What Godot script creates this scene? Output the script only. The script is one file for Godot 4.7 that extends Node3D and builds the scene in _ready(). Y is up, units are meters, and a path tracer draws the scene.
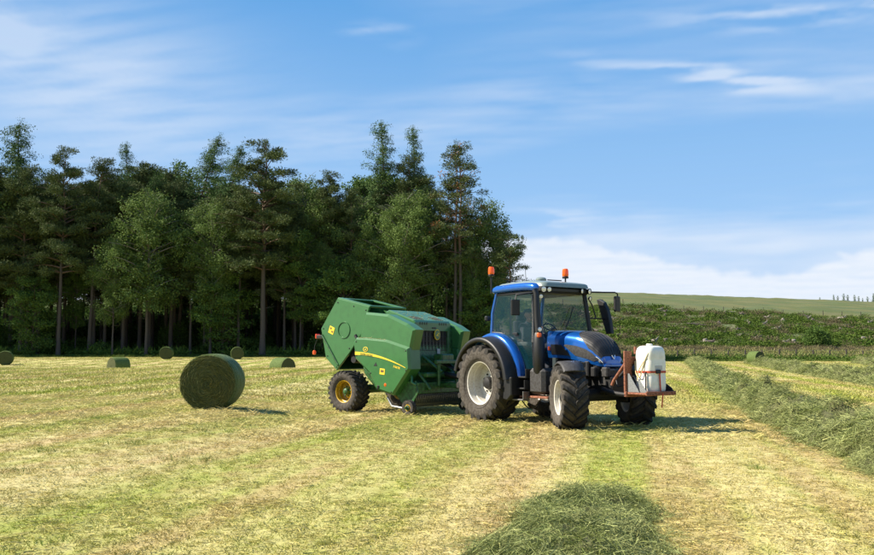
extends Node3D

# ---------------------------------------------------------------- helpers
var rng := RandomNumberGenerator.new()
var M := {}
var used := {}
var nz := FastNoiseLite.new()
var nz2 := FastNoiseLite.new()

func lin(r: float, g: float, b: float) -> Color:
	return Color(r, g, b).linear_to_srgb()

func numbered(n: String) -> String:
	if not used.has(n):
		used[n] = 0
		return n
	used[n] += 1
	return "%s_%03d" % [n, used[n]]

func tag(o: Node, label: String, category: String, group := "", kind := "") -> void:
	o.set_meta("label", label)
	o.set_meta("category", category)
	if group != "": o.set_meta("group", group)
	if kind != "": o.set_meta("kind", kind)

func base(called: String, at: Vector3, turn: float, label: String, category: String, group := "") -> Node3D:
	var o := Node3D.new()
	o.name = numbered(called)
	add_child(o)
	o.position = at
	o.rotation.y = turn
	tag(o, label, category, group)
	return o

func begin() -> SurfaceTool:
	var st := SurfaceTool.new()
	st.begin(Mesh.PRIMITIVE_TRIANGLES)
	st.set_smooth_group(-1)
	return st

func mesh_of(st: SurfaceTool) -> ArrayMesh:
	st.generate_normals()
	return st.commit()

func put_mesh(called: String, m: Mesh, mat: Material, parent: Node) -> MeshInstance3D:
	var o := MeshInstance3D.new()
	o.mesh = m
	o.material_override = mat
	if parent == self:
		o.name = numbered(called)
		add_child(o)
	else:
		o.name = called
		parent.add_child(o, true)
	return o

func obj(called: String, st: SurfaceTool, mat: Material, parent: Node) -> MeshInstance3D:
	return put_mesh(called, mesh_of(st), mat, parent)

func copy_of(o: Node3D, plain: String) -> Node3D:
	var c: Node3D = o.duplicate()
	c.name = numbered(plain)
	add_child(c)
	return c

# a triangle turned so that it faces away from `c`
func tri_out(st: SurfaceTool, a: Vector3, b: Vector3, d: Vector3, c: Vector3) -> void:
	if (b - a).cross(d - a).dot((a + b + d) / 3.0 - c) > 0.0:
		st.add_vertex(a); st.add_vertex(d); st.add_vertex(b)
	else:
		st.add_vertex(a); st.add_vertex(b); st.add_vertex(d)

func quad_out(st: SurfaceTool, a: Vector3, b: Vector3, c: Vector3, d: Vector3, o: Vector3) -> void:
	tri_out(st, a, b, c, o)
	tri_out(st, a, c, d, o)

func quad(st: SurfaceTool, a: Vector3, b: Vector3, c: Vector3, d: Vector3) -> void:
	st.add_vertex(a); st.add_vertex(b); st.add_vertex(c)
	st.add_vertex(a); st.add_vertex(c); st.add_vertex(d)

func cbox(st: SurfaceTool, at: Vector3, size: Vector3, bev := 0.012, b := Basis()) -> void:
	st.set_smooth_group(-1)
	var h := size * 0.5
	var e := minf(bev, minf(h.x, minf(h.y, h.z)) * 0.49)
	var X := Transform3D(b, at)
	var sg := [-1.0, 1.0]
	for ax in 3:
		var u := (ax + 1) % 3
		var v := (ax + 2) % 3
		for s in sg:
			var p := []
			for q in [[-1, -1], [1, -1], [1, 1], [-1, 1]]:
				var w := Vector3()
				w[ax] = s * h[ax]
				w[u] = q[0] * (h[u] - e)
				w[v] = q[1] * (h[v] - e)
				p.append(X * w)
			quad_out(st, p[0], p[1], p[2], p[3], at)
		for s in sg:
			for t in sg:
				var p := []
				for q in [[0, -1], [0, 1], [1, 1], [1, -1]]:
					var w := Vector3()
					w[ax] = q[1] * (h[ax] - e)
					w[u] = s * (h[u] - (e if q[0] == 0 else 0.0))
					w[v] = t * (h[v] - (0.0 if q[0] == 0 else e))
					p.append(X * w)
				quad_out(st, p[0], p[1], p[2], p[3], at)
	for sx in sg:
		for sy in sg:
			for sz in sg:
				tri_out(st, X * Vector3(sx * h.x, sy * (h.y - e), sz * (h.z - e)), X * Vector3(sx * (h.x - e), sy * h.y, sz * (h.z - e)), X * Vector3(sx * (h.x - e), sy * (h.y - e), sz * h.z), at)

# outline in x,y pushed along z from z0 to z1, edges bevelled
func prism(st: SurfaceTool, poly: Array, z0: float, z1: float, bev := 0.01, X := Transform3D()) -> void:
	st.set_smooth_group(-1)
	var n := poly.size()
	var pv := PackedVector2Array(poly)
	if Geometry2D.is_polygon_clockwise(pv):
		pv.reverse()
	var ins := PackedVector2Array()
	for i in n:
		var a := pv[(i + n - 1) % n]
		var b := pv[i]
		var c := pv[(i + 1) % n]
		var n1 := (b - a).normalized().orthogonal()
		var n2 := (c - b).normalized().orthogonal()
		var m := (n1 + n2)
		m = m / maxf(0.4, m.length_squared() * 0.5)
		ins.append(b + m * bev)
	var chk := Geometry2D.is_polygon_clockwise(ins)
	# orthogonal() may point out; choose the side that shrinks the area
	if area2(ins) > area2(pv) or chk:
		for i in n:
			ins[i] = pv[i] * 2.0 - ins[i]
	var idx := Geometry2D.triangulate_polygon(ins)
	for f in range(0, idx.size(), 3):
		var a := ins[idx[f]]
		var b := ins[idx[f + 1]]
		var c := ins[idx[f + 2]]
		if (b - a).cross(c - a) < 0.0:
			var t := b
			b = c
			c = t
		st.add_vertex(X * Vector3(a.x, a.y, z1)); st.add_vertex(X * Vector3(c.x, c.y, z1)); st.add_vertex(X * Vector3(b.x, b.y, z1))
		st.add_vertex(X * Vector3(a.x, a.y, z0)); st.add_vertex(X * Vector3(b.x, b.y, z0)); st.add_vertex(X * Vector3(c.x, c.y, z0))
	var lay := [[ins, z0], [pv, z0 + bev], [pv, z1 - bev], [ins, z1]]
	for k in 3:
		for i in n:
			var j := (i + 1) % n
			var p: PackedVector2Array = lay[k][0]
			var q: PackedVector2Array = lay[k + 1][0]
			var za: float = lay[k][1]
			var zb: float = lay[k + 1][1]
			quad(st, X * Vector3(p[i].x, p[i].y, za), X * Vector3(q[i].x, q[i].y, zb), X * Vector3(q[j].x, q[j].y, zb), X * Vector3(p[j].x, p[j].y, za))

func area2(p: PackedVector2Array) -> float:
	var s := 0.0
	for i in p.size():
		s += p[i].cross(p[(i + 1) % p.size()])
	return absf(s)

func tube(st: SurfaceTool, pts: Array, rad, sides := 8, caps := true) -> void:
	st.set_smooth_group(1)
	var n := pts.size()
	var rings := []
	var up := Vector3.UP
	for i in n:
		var d: Vector3 = (pts[mini(i + 1, n - 1)] - pts[maxi(i - 1, 0)]).normalized()
		if absf(d.dot(up)) > 0.97:
			up = Vector3.RIGHT if absf(d.x) < 0.8 else Vector3.BACK
		var a := d.cross(up).normalized()
		var b := a.cross(d).normalized()
		up = b
		var r: float = rad[i] if rad is Array else rad
		var ring := PackedVector3Array()
		for k in sides:
			var t := TAU * k / sides
			ring.append(pts[i] + (a * cos(t) + b * sin(t)) * r)
		rings.append(ring)
	for i in n - 1:
		for k in sides:
			var j := (k + 1) % sides
			quad(st, rings[i][k], rings[i + 1][k], rings[i + 1][j], rings[i][j])
	if caps:
		st.set_smooth_group(-1)
		for k in range(1, sides - 1):
			st.add_vertex(rings[0][0]); st.add_vertex(rings[0][k]); st.add_vertex(rings[0][k + 1])
			st.add_vertex(rings[n - 1][0]); st.add_vertex(rings[n - 1][k + 1]); st.add_vertex(rings[n - 1][k])

# profile of (radius, height along the axis) turned round local z
func lathe(st: SurfaceTool, prof: Array, segs: int, X := Transform3D(), sharp := 0.75) -> void:
	var grp := 2
	for i in prof.size() - 1:
		var a: Vector2 = prof[i]
		var b: Vector2 = prof[i + 1]
		if i > 0:
			var pd: Vector2 = (a - prof[i - 1]).normalized()
			if pd.dot((b - a).normalized()) < sharp:
				grp += 1
		st.set_smooth_group(grp)
		for k in segs:
			var t0 := TAU * k / segs
			var t1 := TAU * (k + 1) / segs
			var p0 := X * Vector3(a.x * cos(t0), a.x * sin(t0), a.y)
			var p1 := X * Vector3(a.x * cos(t1), a.x * sin(t1), a.y)
			var q0 := X * Vector3(b.x * cos(t0), b.x * sin(t0), b.y)
			var q1 := X * Vector3(b.x * cos(t1), b.x * sin(t1), b.y)
			if b.x > 0.0005:
				st.add_vertex(p0); st.add_vertex(q0); st.add_vertex(q1)
			if a.x > 0.0005:
				st.add_vertex(p0); st.add_vertex(q1); st.add_vertex(p1)

func loft(st: SurfaceTool, rings: Array, closed := true, smooth := 1, caps := false) -> void:
	st.set_smooth_group(smooth)
	var m: int = rings[0].size()
	for i in rings.size() - 1:
		for k in (m if closed else m - 1):
			var j := (k + 1) % m
			quad(st, rings[i][k], rings[i + 1][k], rings[i + 1][j], rings[i][j])
	if caps:
		st.set_smooth_group(-1)
		for e in [0, rings.size() - 1]:
			var c := Vector3()
			for p in rings[e]: c += p
			c /= m
			for k in m:
				var j := (k + 1) % m
				if e == 0:
					st.add_vertex(c); st.add_vertex(rings[e][k]); st.add_vertex(rings[e][j])
				else:
					st.add_vertex(c); st.add_vertex(rings[e][j]); st.add_vertex(rings[e][k])

func ROTX(a: float) -> Basis: return Basis(Vector3.RIGHT, deg_to_rad(a))
func ROTY(a: float) -> Basis: return Basis(Vector3.UP, deg_to_rad(a))
func ROTZ(a: float) -> Basis: return Basis(Vector3.BACK, deg_to_rad(a))

func noise_tex(freq: float, oct: int, cols: Array, size := 512, sd := 3, warp := false) -> NoiseTexture2D:
	var n := FastNoiseLite.new()
	n.seed = sd
	n.noise_type = FastNoiseLite.TYPE_SIMPLEX_SMOOTH
	n.frequency = freq
	n.fractal_octaves = oct
	n.domain_warp_enabled = warp
	var t := NoiseTexture2D.new()
	t.width = size
	t.height = size
	t.seamless = true
	t.noise = n
	var g := Gradient.new()
	var off := PackedFloat32Array()
	var cc := PackedColorArray()
	for c in cols:
		off.append(c[0])
		cc.append(c[1])
	g.offsets = off
	g.colors = cc
	t.color_ramp = g
	return t

func grey(v: float) -> Color: return Color(v, v, v)

func mat(key: String, c: Color, rough: float, metal := 0.0, coat := 0.0) -> StandardMaterial3D:
	var m := StandardMaterial3D.new()
	m.resource_name = key
	m.albedo_color = c
	m.roughness = rough
	m.metallic = metal
	if coat > 0.0:
		m.clearcoat_enabled = true
		m.clearcoat = coat
		m.clearcoat_roughness = 0.08
	M[key] = m
	return m

func triplanar(m: StandardMaterial3D, sc: float, tex: Texture2D, world := false) -> void:
	m.uv1_triplanar = true
	m.uv1_world_triplanar = world
	m.uv1_scale = Vector3(sc, sc, sc)
	m.albedo_texture = tex

func make_materials() -> void:
	var dust := noise_tex(0.012, 5, [[0.0, grey(0.9)], [0.45, grey(0.97)], [1.0, grey(1.0)]], 512, 11)
	var mud := noise_tex(0.02, 5, [[0.0, Color(0.55, 0.5, 0.45)], [0.5, Color(0.85, 0.83, 0.8)], [0.8, Color(1, 1, 1)], [1.0, Color(1, 0.98, 0.94)]], 512, 12)
	var scuff := noise_tex(0.03, 4, [[0.0, grey(0.5)], [0.5, grey(0.8)], [1.0, grey(1.0)]], 512, 13)
	var m: StandardMaterial3D
	m = mat("blue_paint", lin(0.008, 0.115, 0.47), 0.26, 0.5, 1.0); triplanar(m, 0.8, dust)
	m = mat("grimy_blue_paint", lin(0.008, 0.115, 0.47), 0.26, 0.5, 1.0); triplanar(m, 0.8, dust)
	m = mat("roof_paint", lin(0.17, 0.215, 0.2), 0.4, 0.0, 0.4); triplanar(m, 1.1, dust)
	m = mat("green_paint", lin(0.033, 0.14, 0.034), 0.42, 0.0, 0.35); triplanar(m, 0.6, dust)
	m = mat("grimy_green_paint", lin(0.033, 0.14, 0.034), 0.5, 0.0, 0.15); triplanar(m, 0.9, mud)
	m = mat("yellow_paint", lin(0.62, 0.4, 0.012), 0.45, 0.0, 0.2); triplanar(m, 2.0, mud)
	m = mat("decal_yellow", lin(0.72, 0.5, 0.03), 0.45)
	m = mat("black_plastic", lin(0.011, 0.0115, 0.0125), 0.5); triplanar(m, 1.5, scuff)
	m = mat("dusty_plastic", lin(0.045, 0.045, 0.048), 0.6); triplanar(m, 1.5, mud)
	m = mat("grille_black", lin(0.010, 0.010, 0.012), 0.55)
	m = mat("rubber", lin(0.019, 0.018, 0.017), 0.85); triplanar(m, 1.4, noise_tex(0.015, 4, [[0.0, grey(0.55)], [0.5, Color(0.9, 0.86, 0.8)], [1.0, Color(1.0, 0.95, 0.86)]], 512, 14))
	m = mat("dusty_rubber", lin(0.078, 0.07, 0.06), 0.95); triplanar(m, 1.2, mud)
	m = mat("white_rim", lin(0.58, 0.58, 0.55), 0.5, 0.0, 0.2); triplanar(m, 1.6, noise_tex(0.02, 5, [[0.0, Color(0.78, 0.74, 0.68)], [0.4, Color(0.93, 0.91, 0.88)], [1.0, Color(1, 1, 1)]], 512, 31))
	m = mat("cast_iron", lin(0.022, 0.022, 0.023), 0.6, 0.2); triplanar(m, 2.0, scuff)
	m = mat("steel", lin(0.42, 0.41, 0.39), 0.4, 0.8); triplanar(m, 2.0, scuff)
	m = mat("galvanised", lin(0.5, 0.52, 0.53), 0.45, 0.6); triplanar(m, 3.0, scuff)
	m = mat("rusty_steel", lin(0.30, 0.125, 0.075), 0.75, 0.1); triplanar(m, 2.2, noise_tex(0.02, 5, [[0.0, Color(0.45, 0.35, 0.3)], [0.5, Color(0.9, 0.85, 0.8)], [1.0, Color(1, 1, 1)]], 512, 15))
	m = mat("strap_red", lin(0.42, 0.06, 0.025), 0.8)
	m = mat("cord_black", lin(0.02, 0.02, 0.02), 0.7)
	m = mat("white_tank", lin(0.74, 0.73, 0.67), 0.5); triplanar(m, 1.0, noise_tex(0.012, 5, [[0.0, Color(0.93, 0.92, 0.89)], [0.5, Color(0.98, 0.98, 0.97)], [1.0, Color(1, 1, 1)]], 512, 16))
	m.subsurf_scatter_enabled = true
	m.subsurf_scatter_strength = 0.15
	m = mat("paper_grey", lin(0.4, 0.4, 0.38), 0.7)
	m = mat("amber_lens", lin(0.85, 0.17, 0.008), 0.15, 0.0, 1.0)
	m.backlight_enabled = true
	m.backlight = lin(0.8, 0.2, 0.02)
	m = mat("lamp_lens", lin(0.7, 0.72, 0.72), 0.08, 0.3, 1.0)
	m = mat("chrome", lin(0.75, 0.76, 0.78), 0.12, 1.0)
	m = mat("mirror_glass", lin(0.6, 0.62, 0.63), 0.04, 1.0)
	m = mat("cab_glass", Color(lin(0.006, 0.04, 0.05), 0.36), 0.01)
	m.metallic_specular = 0.35
	m.transparency = BaseMaterial3D.TRANSPARENCY_ALPHA
	m = mat("seat_cloth", lin(0.03, 0.033, 0.04), 0.9)
	m = mat("interior_grey", lin(0.035, 0.055, 0.06), 0.7)
	m = mat("skin", lin(0.45, 0.24, 0.16), 0.55)
	m = mat("hair", lin(0.03, 0.02, 0.015), 0.7)
	m = mat("overalls", lin(0.035, 0.04, 0.055), 0.9)
	# land
	m = mat("field_soil", Color.WHITE, 0.95)
	m.vertex_color_use_as_albedo = true
	triplanar(m, 0.7, noise_tex(0.045, 5, [[0.0, Color(0.62, 0.62, 0.55)], [0.4, Color(0.9, 0.9, 0.86)], [0.7, Color(1, 1, 1)], [1.0, Color(1, 0.97, 0.9)]], 1024, 21), true)
	m = mat("hill_grass", Color.WHITE, 0.95)
	m.vertex_color_use_as_albedo = true
	triplanar(m, 0.06, noise_tex(0.03, 5, [[0.0, Color(0.7, 0.72, 0.62)], [0.5, Color(0.95, 0.95, 0.9)], [1.0, Color(1, 1, 1)]], 1024, 23), true)
	for g in [["blade", 0.35], ["leaf", 0.45], ["needle", 0.12], ["hay", 0.2]]:
		m = mat(g[0], Color.WHITE, 0.75)
		m.vertex_color_use_as_albedo = true
		m.backlight_enabled = true
		m.backlight = Color(g[1], g[1], g[1]).linear_to_srgb()
		m.metallic_specular = 0.25
	m = mat("hay_mound", lin(0.12, 0.125, 0.045), 1.0)
	triplanar(m, 0.9, noise_tex(0.03, 5, [[0.0, grey(0.55)], [0.5, grey(0.85)], [1.0, grey(1.0)]], 512, 24))
	m = mat("bark", Color.WHITE, 0.95)
	m.vertex_color_use_as_albedo = true
	triplanar(m, 0.8, noise_tex(0.04, 4, [[0.0, grey(0.55)], [0.5, grey(0.85)], [1.0, grey(1.0)]], 512, 25))
	m = mat("post_wood", lin(0.07, 0.058, 0.047), 0.95); triplanar(m, 2.0, scuff)
	m = mat("dead_wood", lin(0.32, 0.3, 0.27), 0.95); triplanar(m, 1.0, mud)
	m = mat("net_wrap", lin(0.115, 0.165, 0.055), 0.8)
	m.metallic_specular = 0.25
	triplanar(m, 1.0, noise_tex(0.02, 5, [[0.0, Color(0.6, 0.62, 0.5)], [0.5, Color(0.9, 0.9, 0.85)], [1.0, Color(1, 1, 1)]], 512, 26))
	m = mat("net_thread", lin(0.2, 0.28, 0.13), 0.6)
	m = mat("bale_end", lin(0.09, 0.105, 0.03), 1.0)
	triplanar(m, 1.5, noise_tex(0.04, 5, [[0.0, grey(0.4)], [0.5, grey(0.8)], [1.0, grey(1.0)]], 512, 27))

# ---------------------------------------------------------------- sky, camera, sun
func make_sky() -> PanoramaSkyMaterial:
	var W := 3072
	var H := 1536
	var a := FastNoiseLite.new()
	a.seed = 5
	a.frequency = 1.0
	a.fractal_octaves = 5
	var b := FastNoiseLite.new()
	b.seed = 9
	b.frequency = 1.0
	b.fractal_octaves = 4
	var data := PackedByteArray()
	data.resize(W * H * 3)
	var zen := Color(0.06, 0.235, 0.60)
	var mid := Color(0.135, 0.385, 0.775)
	var low := Color(0.335, 0.575, 0.905)
	var hor := Color(0.50, 0.68, 0.93)
	var cl := Color(0.82, 0.88, 0.97)
	var gnd := Color(0.25, 0.28, 0.2).linear_to_srgb()
	var cosr := cos(0.3)
	var sinr := sin(0.3)
	for r in H:
		var el := (0.5 - (r + 0.5) / H) * 180.0
		var bc: Color
		if el <= 0.0: bc = hor
		elif el < 9.0: bc = hor.lerp(low, el / 9.0)
		elif el < 23.0: bc = low.lerp(mid, (el - 9.0) / 14.0)
		else: bc = mid.lerp(zen, minf(1.0, (el - 23.0) / 45.0))
		var at := r * W * 3
		if el <= -1.0:
			for k in W:
				data[at] = int(gnd.r * 255.0); data[at + 1] = int(gnd.g * 255.0); data[at + 2] = int(gnd.b * 255.0)
				at += 3
			continue
		var rad := 1.0 / (sin(deg_to_rad(maxf(el, 2.0))) + 0.05)
		for k in W:
			var az := wrapf((k + 0.5) / W * 360.0, -180.0, 180.0)   # column 0 looks along -z
			var ar := deg_to_rad(az)
			# wisps lie on a high plane, drawn out along the wind
			var px := sin(ar) * rad
			var py := -cos(ar) * rad
			var u := px * cosr + py * sinr
			var v := -px * sinr + py * cosr
			var wv := b.get_noise_2d(u * 0.5 + 7.0, v * 0.5)
			var fine := a.get_noise_2d(u * 0.7 + wv * 0.7, v * 3.4 + wv * 1.0)
			var comb := a.get_noise_2d(u * 1.6 - v * 1.1 + 60.0, v * 8.5 + u * 1.5)
			var veil := clampf(b.get_noise_2d(u * 0.25 + 30.6, v * 0.45 + 11.0) * 1.8 + 0.05, 0.0, 1.0)
			var den := clampf(veil * (0.5 + fine * 0.6 + comb * 0.5), 0.0, 1.0) * 0.42
			if el < 30.0:
				# drawn-out cirrus streaks, a veil beside them
				var wob := wv * 1.4 + fine * 0.8
				var q1 := exp(-pow((az - 18.5) / 7.5, 2.0) - pow((el - 17.3 + (az - 18.5) * 0.2 + wob * 0.7) / 0.6, 2.0))
				var q2 := exp(-pow((az - 23.0) / 8.0, 2.0) - pow((el - 20.3 + (az - 23.0) * 0.09 + wob) / 0.8, 2.0))
				var q4 := exp(-pow((az - 9.0) / 3.0, 2.0) - pow((el - 9.3 + wob) / 0.3, 2.0)) + exp(-pow((az + 4.0) / 2.0, 2.0) - pow((el - 20.8 + wob) / 0.5, 2.0))
				den = maxf(den, minf((q1 * 0.85 + q2 * 0.65 + q4 * 0.4) * clampf(0.62 + fine * 1.1 + comb * 1.5, 0.0, 1.0), 0.6))
				var q3 := exp(-pow((az + 27.0) / 14.0, 2.0) - pow((el - 18.5 + (az + 27.0) * 0.26) / 5.0, 2.0))
				den = maxf(den, minf(q3 * clampf(0.72 + fine * 0.5 + comb * 0.45, 0.0, 1.0) * 0.66, 0.5))
			if el < 16.0:
				# low bank: thin stratus above, rounded cumulus tops below
				var top := 8.7 + 1.2 * b.get_noise_2d(sin(ar) * 2.4 + 4.0, cos(ar) * 2.4)
				var bank := clampf((top + fine * 0.6 - el) / 1.5, 0.0, 1.0) * clampf(0.62 + 0.4 * b.get_noise_2d(az * 0.08 + 3.0, el * 0.6), 0.2, 1.0)
				var puff := a.get_noise_2d(az * 0.16 + 3.0, el * 0.3) * 0.7 + a.get_noise_2d(az * 0.6, el * 0.8) * 0.3
				var ptop := 6.7 + 1.3 * cos((az - 5.0) * 0.2)
				var lowp := smoothstep(0.0, 1.0, (ptop + 0.3 + puff - el) / 0.95)
				den = maxf(den, maxf(bank * 0.78, lowp * clampf(0.9 + 0.3 * fine, 0.0, 1.0)))
			var c := bc.lerp(cl, clampf(den, 0.0, 1.0)).linear_to_srgb()
			data[at] = int(c.r * 255.0); data[at + 1] = int(c.g * 255.0); data[at + 2] = int(c.b * 255.0)
			at += 3
	var m := PanoramaSkyMaterial.new()
	m.panorama = ImageTexture.create_from_image(Image.create_from_data(W, H, false, Image.FORMAT_RGB8, data))
	return m

func setup_view() -> void:
	var cam := Camera3D.new()
	cam.name = "camera"
	cam.fov = rad_to_deg(2.0 * atan(277.5 / 857.0))
	cam.near = 0.1
	cam.far = 4000.0
	cam.position = Vector3(0, 1.5, 0)
	cam.rotation.x = atan(76.5 / 857.0)
	add_child(cam)
	cam.current = true
	var sun := DirectionalLight3D.new()
	sun.name = "sun"
	sun.light_energy = 1.6
	sun.light_color = Color(1.0, 0.955, 0.88)
	sun.light_angular_distance = 0.53
	sun.shadow_enabled = true
	var elv := deg_to_rad(41.0)
	var back := deg_to_rad(1.5)
	var s := Vector3(-cos(elv) * cos(back), sin(elv), -cos(elv) * sin(back))
	sun.basis = Basis.looking_at(-s)
	add_child(sun)
	var e := Environment.new()
	e.background_mode = Environment.BG_SKY
	e.sky = Sky.new()
	e.sky.sky_material = make_sky()
	e.background_energy_multiplier = 0.46
	e.tonemap_mode = Environment.TONE_MAPPER_LINEAR
	e.tonemap_exposure = 2.25
	e.sdfgi_enabled = true
	e.ssao_enabled = true
	e.ssil_enabled = true
	var we := WorldEnvironment.new()
	we.name = "world_environment"
	we.environment = e
	add_child(we)

# ---------------------------------------------------------------- land
var LEFT := [[-60.0, 0.1], [0.0, 0.14], [20.0, 0.2], [30.0, 0.3], [40.0, 0.58], [47.0, 0.70], [53.0, 0.45], [60.0, -0.12], [67.0, 0.0], [75.0, 0.3], [82.0, 0.58], [90.0, 0.97], [100.0, 1.15], [125.0, 1.5], [170.0, 3.0], [250.0, 10.0], [400.0, 24.0], [600.0, 39.0], [800.0, 44.0], [1500.0, 30.0]]
var RIGHT := [[-60.0, 0.0], [0.0, 0.0], [40.0, 0.0], [55.0, 0.06], [70.0, 0.2], [85.0, 0.42], [100.0, 0.68], [112.0, 1.1], [125.0, 1.7], [150.0, 3.1], [200.0, 9.2], [250.0, 15.8], [320.0, 22.8], [400.0, 29.2], [500.0, 37.0], [600.0, 43.2], [700.0, 46.0], [900.0, 44.0], [1500.0, 30.0]]

func knots(a: Array, d: float) -> float:
	var n := a.size()
	if d <= a[0][0]: return a[0][1]
	for i in n - 1:
		if d <= a[i + 1][0]:
			var x0: float = a[i][0]
			var x1: float = a[i + 1][0]
			var t := (d - x0) / (x1 - x0)
			var y0: float = a[i][1]
			var y1: float = a[i + 1][1]
			var m0: float = (y1 - a[i - 1][1]) / (x1 - a[i - 1][0]) * (x1 - x0) if i > 0 else y1 - y0
			var m1: float = (a[i + 2][1] - y0) / (a[i + 2][0] - x0) * (x1 - x0) if i < n - 2 else y1 - y0
			var t2 := t * t
			var t3 := t2 * t
			return y0 * (2 * t3 - 3 * t2 + 1) + m0 * (t3 - 2 * t2 + t) + y1 * (-2 * t3 + 3 * t2) + m1 * (t3 - t2)
	return a[n - 1][1]

func land(x: float, z: float) -> float:
	var d := -z
	var az := x / maxf(d, 20.0)
	var k := smoothstep(25.0, 45.0, d)
	var w := 1.0 - smoothstep(lerpf(-0.27, -0.1, k), lerpf(-0.125, 0.05, k), az)
	var l := knots(LEFT, d)
	var r := knots(RIGHT, d)
	if d > 110.0:
		var f := clampf(az - 0.22, -0.6, 0.9)
		r *= 1.0 - lerpf(0.75, 0.5, smoothstep(250.0, 500.0, d)) * f * smoothstep(110.0, 170.0, d)
	var y := lerpf(r, l, w)
	y += nz.get_noise_2d(x * 0.25, z * 0.25) * 0.03 * smoothstep(2.0, 12.0, Vector2(x - 0.5, z + 20.5).length() - 3.0)
	if d > 110.0:
		y += nz.get_noise_2d(x * 0.04, z * 0.04) * 0.9 * smoothstep(110.0, 200.0, d)
	return y

func ground(x: float, z: float, up := 0.0) -> Vector3:
	return Vector3(x, land(x, z) + up, z)

# colour of the mown sward: pale straw, regrowing green, bare brown, in strips along the mowing direction
func sward(x: float, z: float) -> Color:
	var s := x + z * 0.2 + nz.get_noise_2d(x * 0.12, z * 0.05) * 0.3
	var t := -z
	var a := nz.get_noise_2d(s * 1.1 + 40.0, t * 0.025)
	var b := nz2.get_noise_2d(s * 3.2, t * 0.1)
	var c := nz2.get_noise_2d(x * 1.6 + 9.0, z * 1.6)
	var e := nz.get_noise_2d(x * 5.0, z * 5.0)
	var row := sin(s * 2.35 + 0.6 + nz.get_noise_1d(t * 0.05) * 0.8)
	var green := clampf(0.43 + row * 0.55 + a * 0.7 + b * 0.9 + c * 0.22, 0.0, 1.0)
	var strip := exp(-pow((s + 3.75) / 0.75, 2.0))
	green = clampf(green + strip * 0.5, 0.0, 1.0)
	var track := exp(-pow((s + 2.65) / 0.2, 2.0)) + exp(-pow((s + 1.1) / 0.16, 2.0)) + 0.8 * exp(-pow((s - 2.9) / 0.3, 2.0)) + 0.7 * exp(-pow((s - 6.6) / 0.6, 2.0)) + 0.6 * exp(-pow((s + 7.6) / 0.3, 2.0)) + 0.6 * exp(-pow((s + 9.2) / 0.3, 2.0))
	green = clampf(green - track * (0.55 + b * 0.5), 0.0, 1.0)
	var col := Color(0.545, 0.47, 0.205).lerp(Color(0.32, 0.35, 0.06), green)
	var brown := clampf(nz.get_noise_2d(s * 0.8 - 20.0, t * 0.05) * 1.6 + c * 0.7 + b * 0.6 - 0.14, 0.0, 0.65)
	brown = clampf(brown + 0.5 * exp(-pow((s + 1.9) / 0.5, 2.0)) * (0.5 + c), 0.0, 0.8)
	col = col.lerp(Color(0.43, 0.3, 0.14), brown)
	return col * (0.95 + e * 0.22)

func sheet(xs: PackedFloat32Array, zs: PackedFloat32Array, paint: Callable) -> ArrayMesh:
	var v := PackedVector3Array()
	var c := PackedColorArray()
	var ix := PackedInt32Array()
	var nx := xs.size()
	for z in zs:
		for x in xs:
			var y := land(x, z)
			v.append(Vector3(x, y, z))
			c.append(paint.call(x, y, z))
	for j in zs.size() - 1:
		for i in nx - 1:
			var p := j * nx + i
			ix.append_array([p, p + 1, p + nx, p + 1, p + nx + 1, p + nx])
	var nn := PackedVector3Array()
	nn.resize(v.size())
	for j in zs.size():
		for i in nx:
			var p := j * nx + i
			var dx := v[j * nx + mini(i + 1, nx - 1)] - v[j * nx + maxi(i - 1, 0)]
			var dz := v[mini(j + 1, zs.size() - 1) * nx + i] - v[maxi(j - 1, 0) * nx + i]
			var q := dz.cross(dx).normalized()
			nn[p] = q if q.y > 0.0 else -q
	var arr := []
	arr.resize(Mesh.ARRAY_MAX)
	arr[Mesh.ARRAY_VERTEX] = v
	arr[Mesh.ARRAY_NORMAL] = nn
	arr[Mesh.ARRAY_COLOR] = c
	arr[Mesh.ARRAY_INDEX] = ix
	var m := ArrayMesh.new()
	m.add_surface_from_arrays(Mesh.PRIMITIVE_TRIANGLES, arr)
	return m

func spaced(lo: float, hi: float, centre: float, fine: float, reach: float, grow: float) -> PackedFloat32Array:
	var out := [centre]
	for sgn in [-1.0, 1.0]:
		var p := centre
		var st := fine
		while true:
			if absf(p - centre) > reach: st *= grow
			p += sgn * st
			if (sgn < 0 and p <= lo) or (sgn > 0 and p >= hi): break
			out.append(p)
	out.append(lo)
	out.append(hi)
	out.sort()
	return PackedFloat32Array(out)

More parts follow.
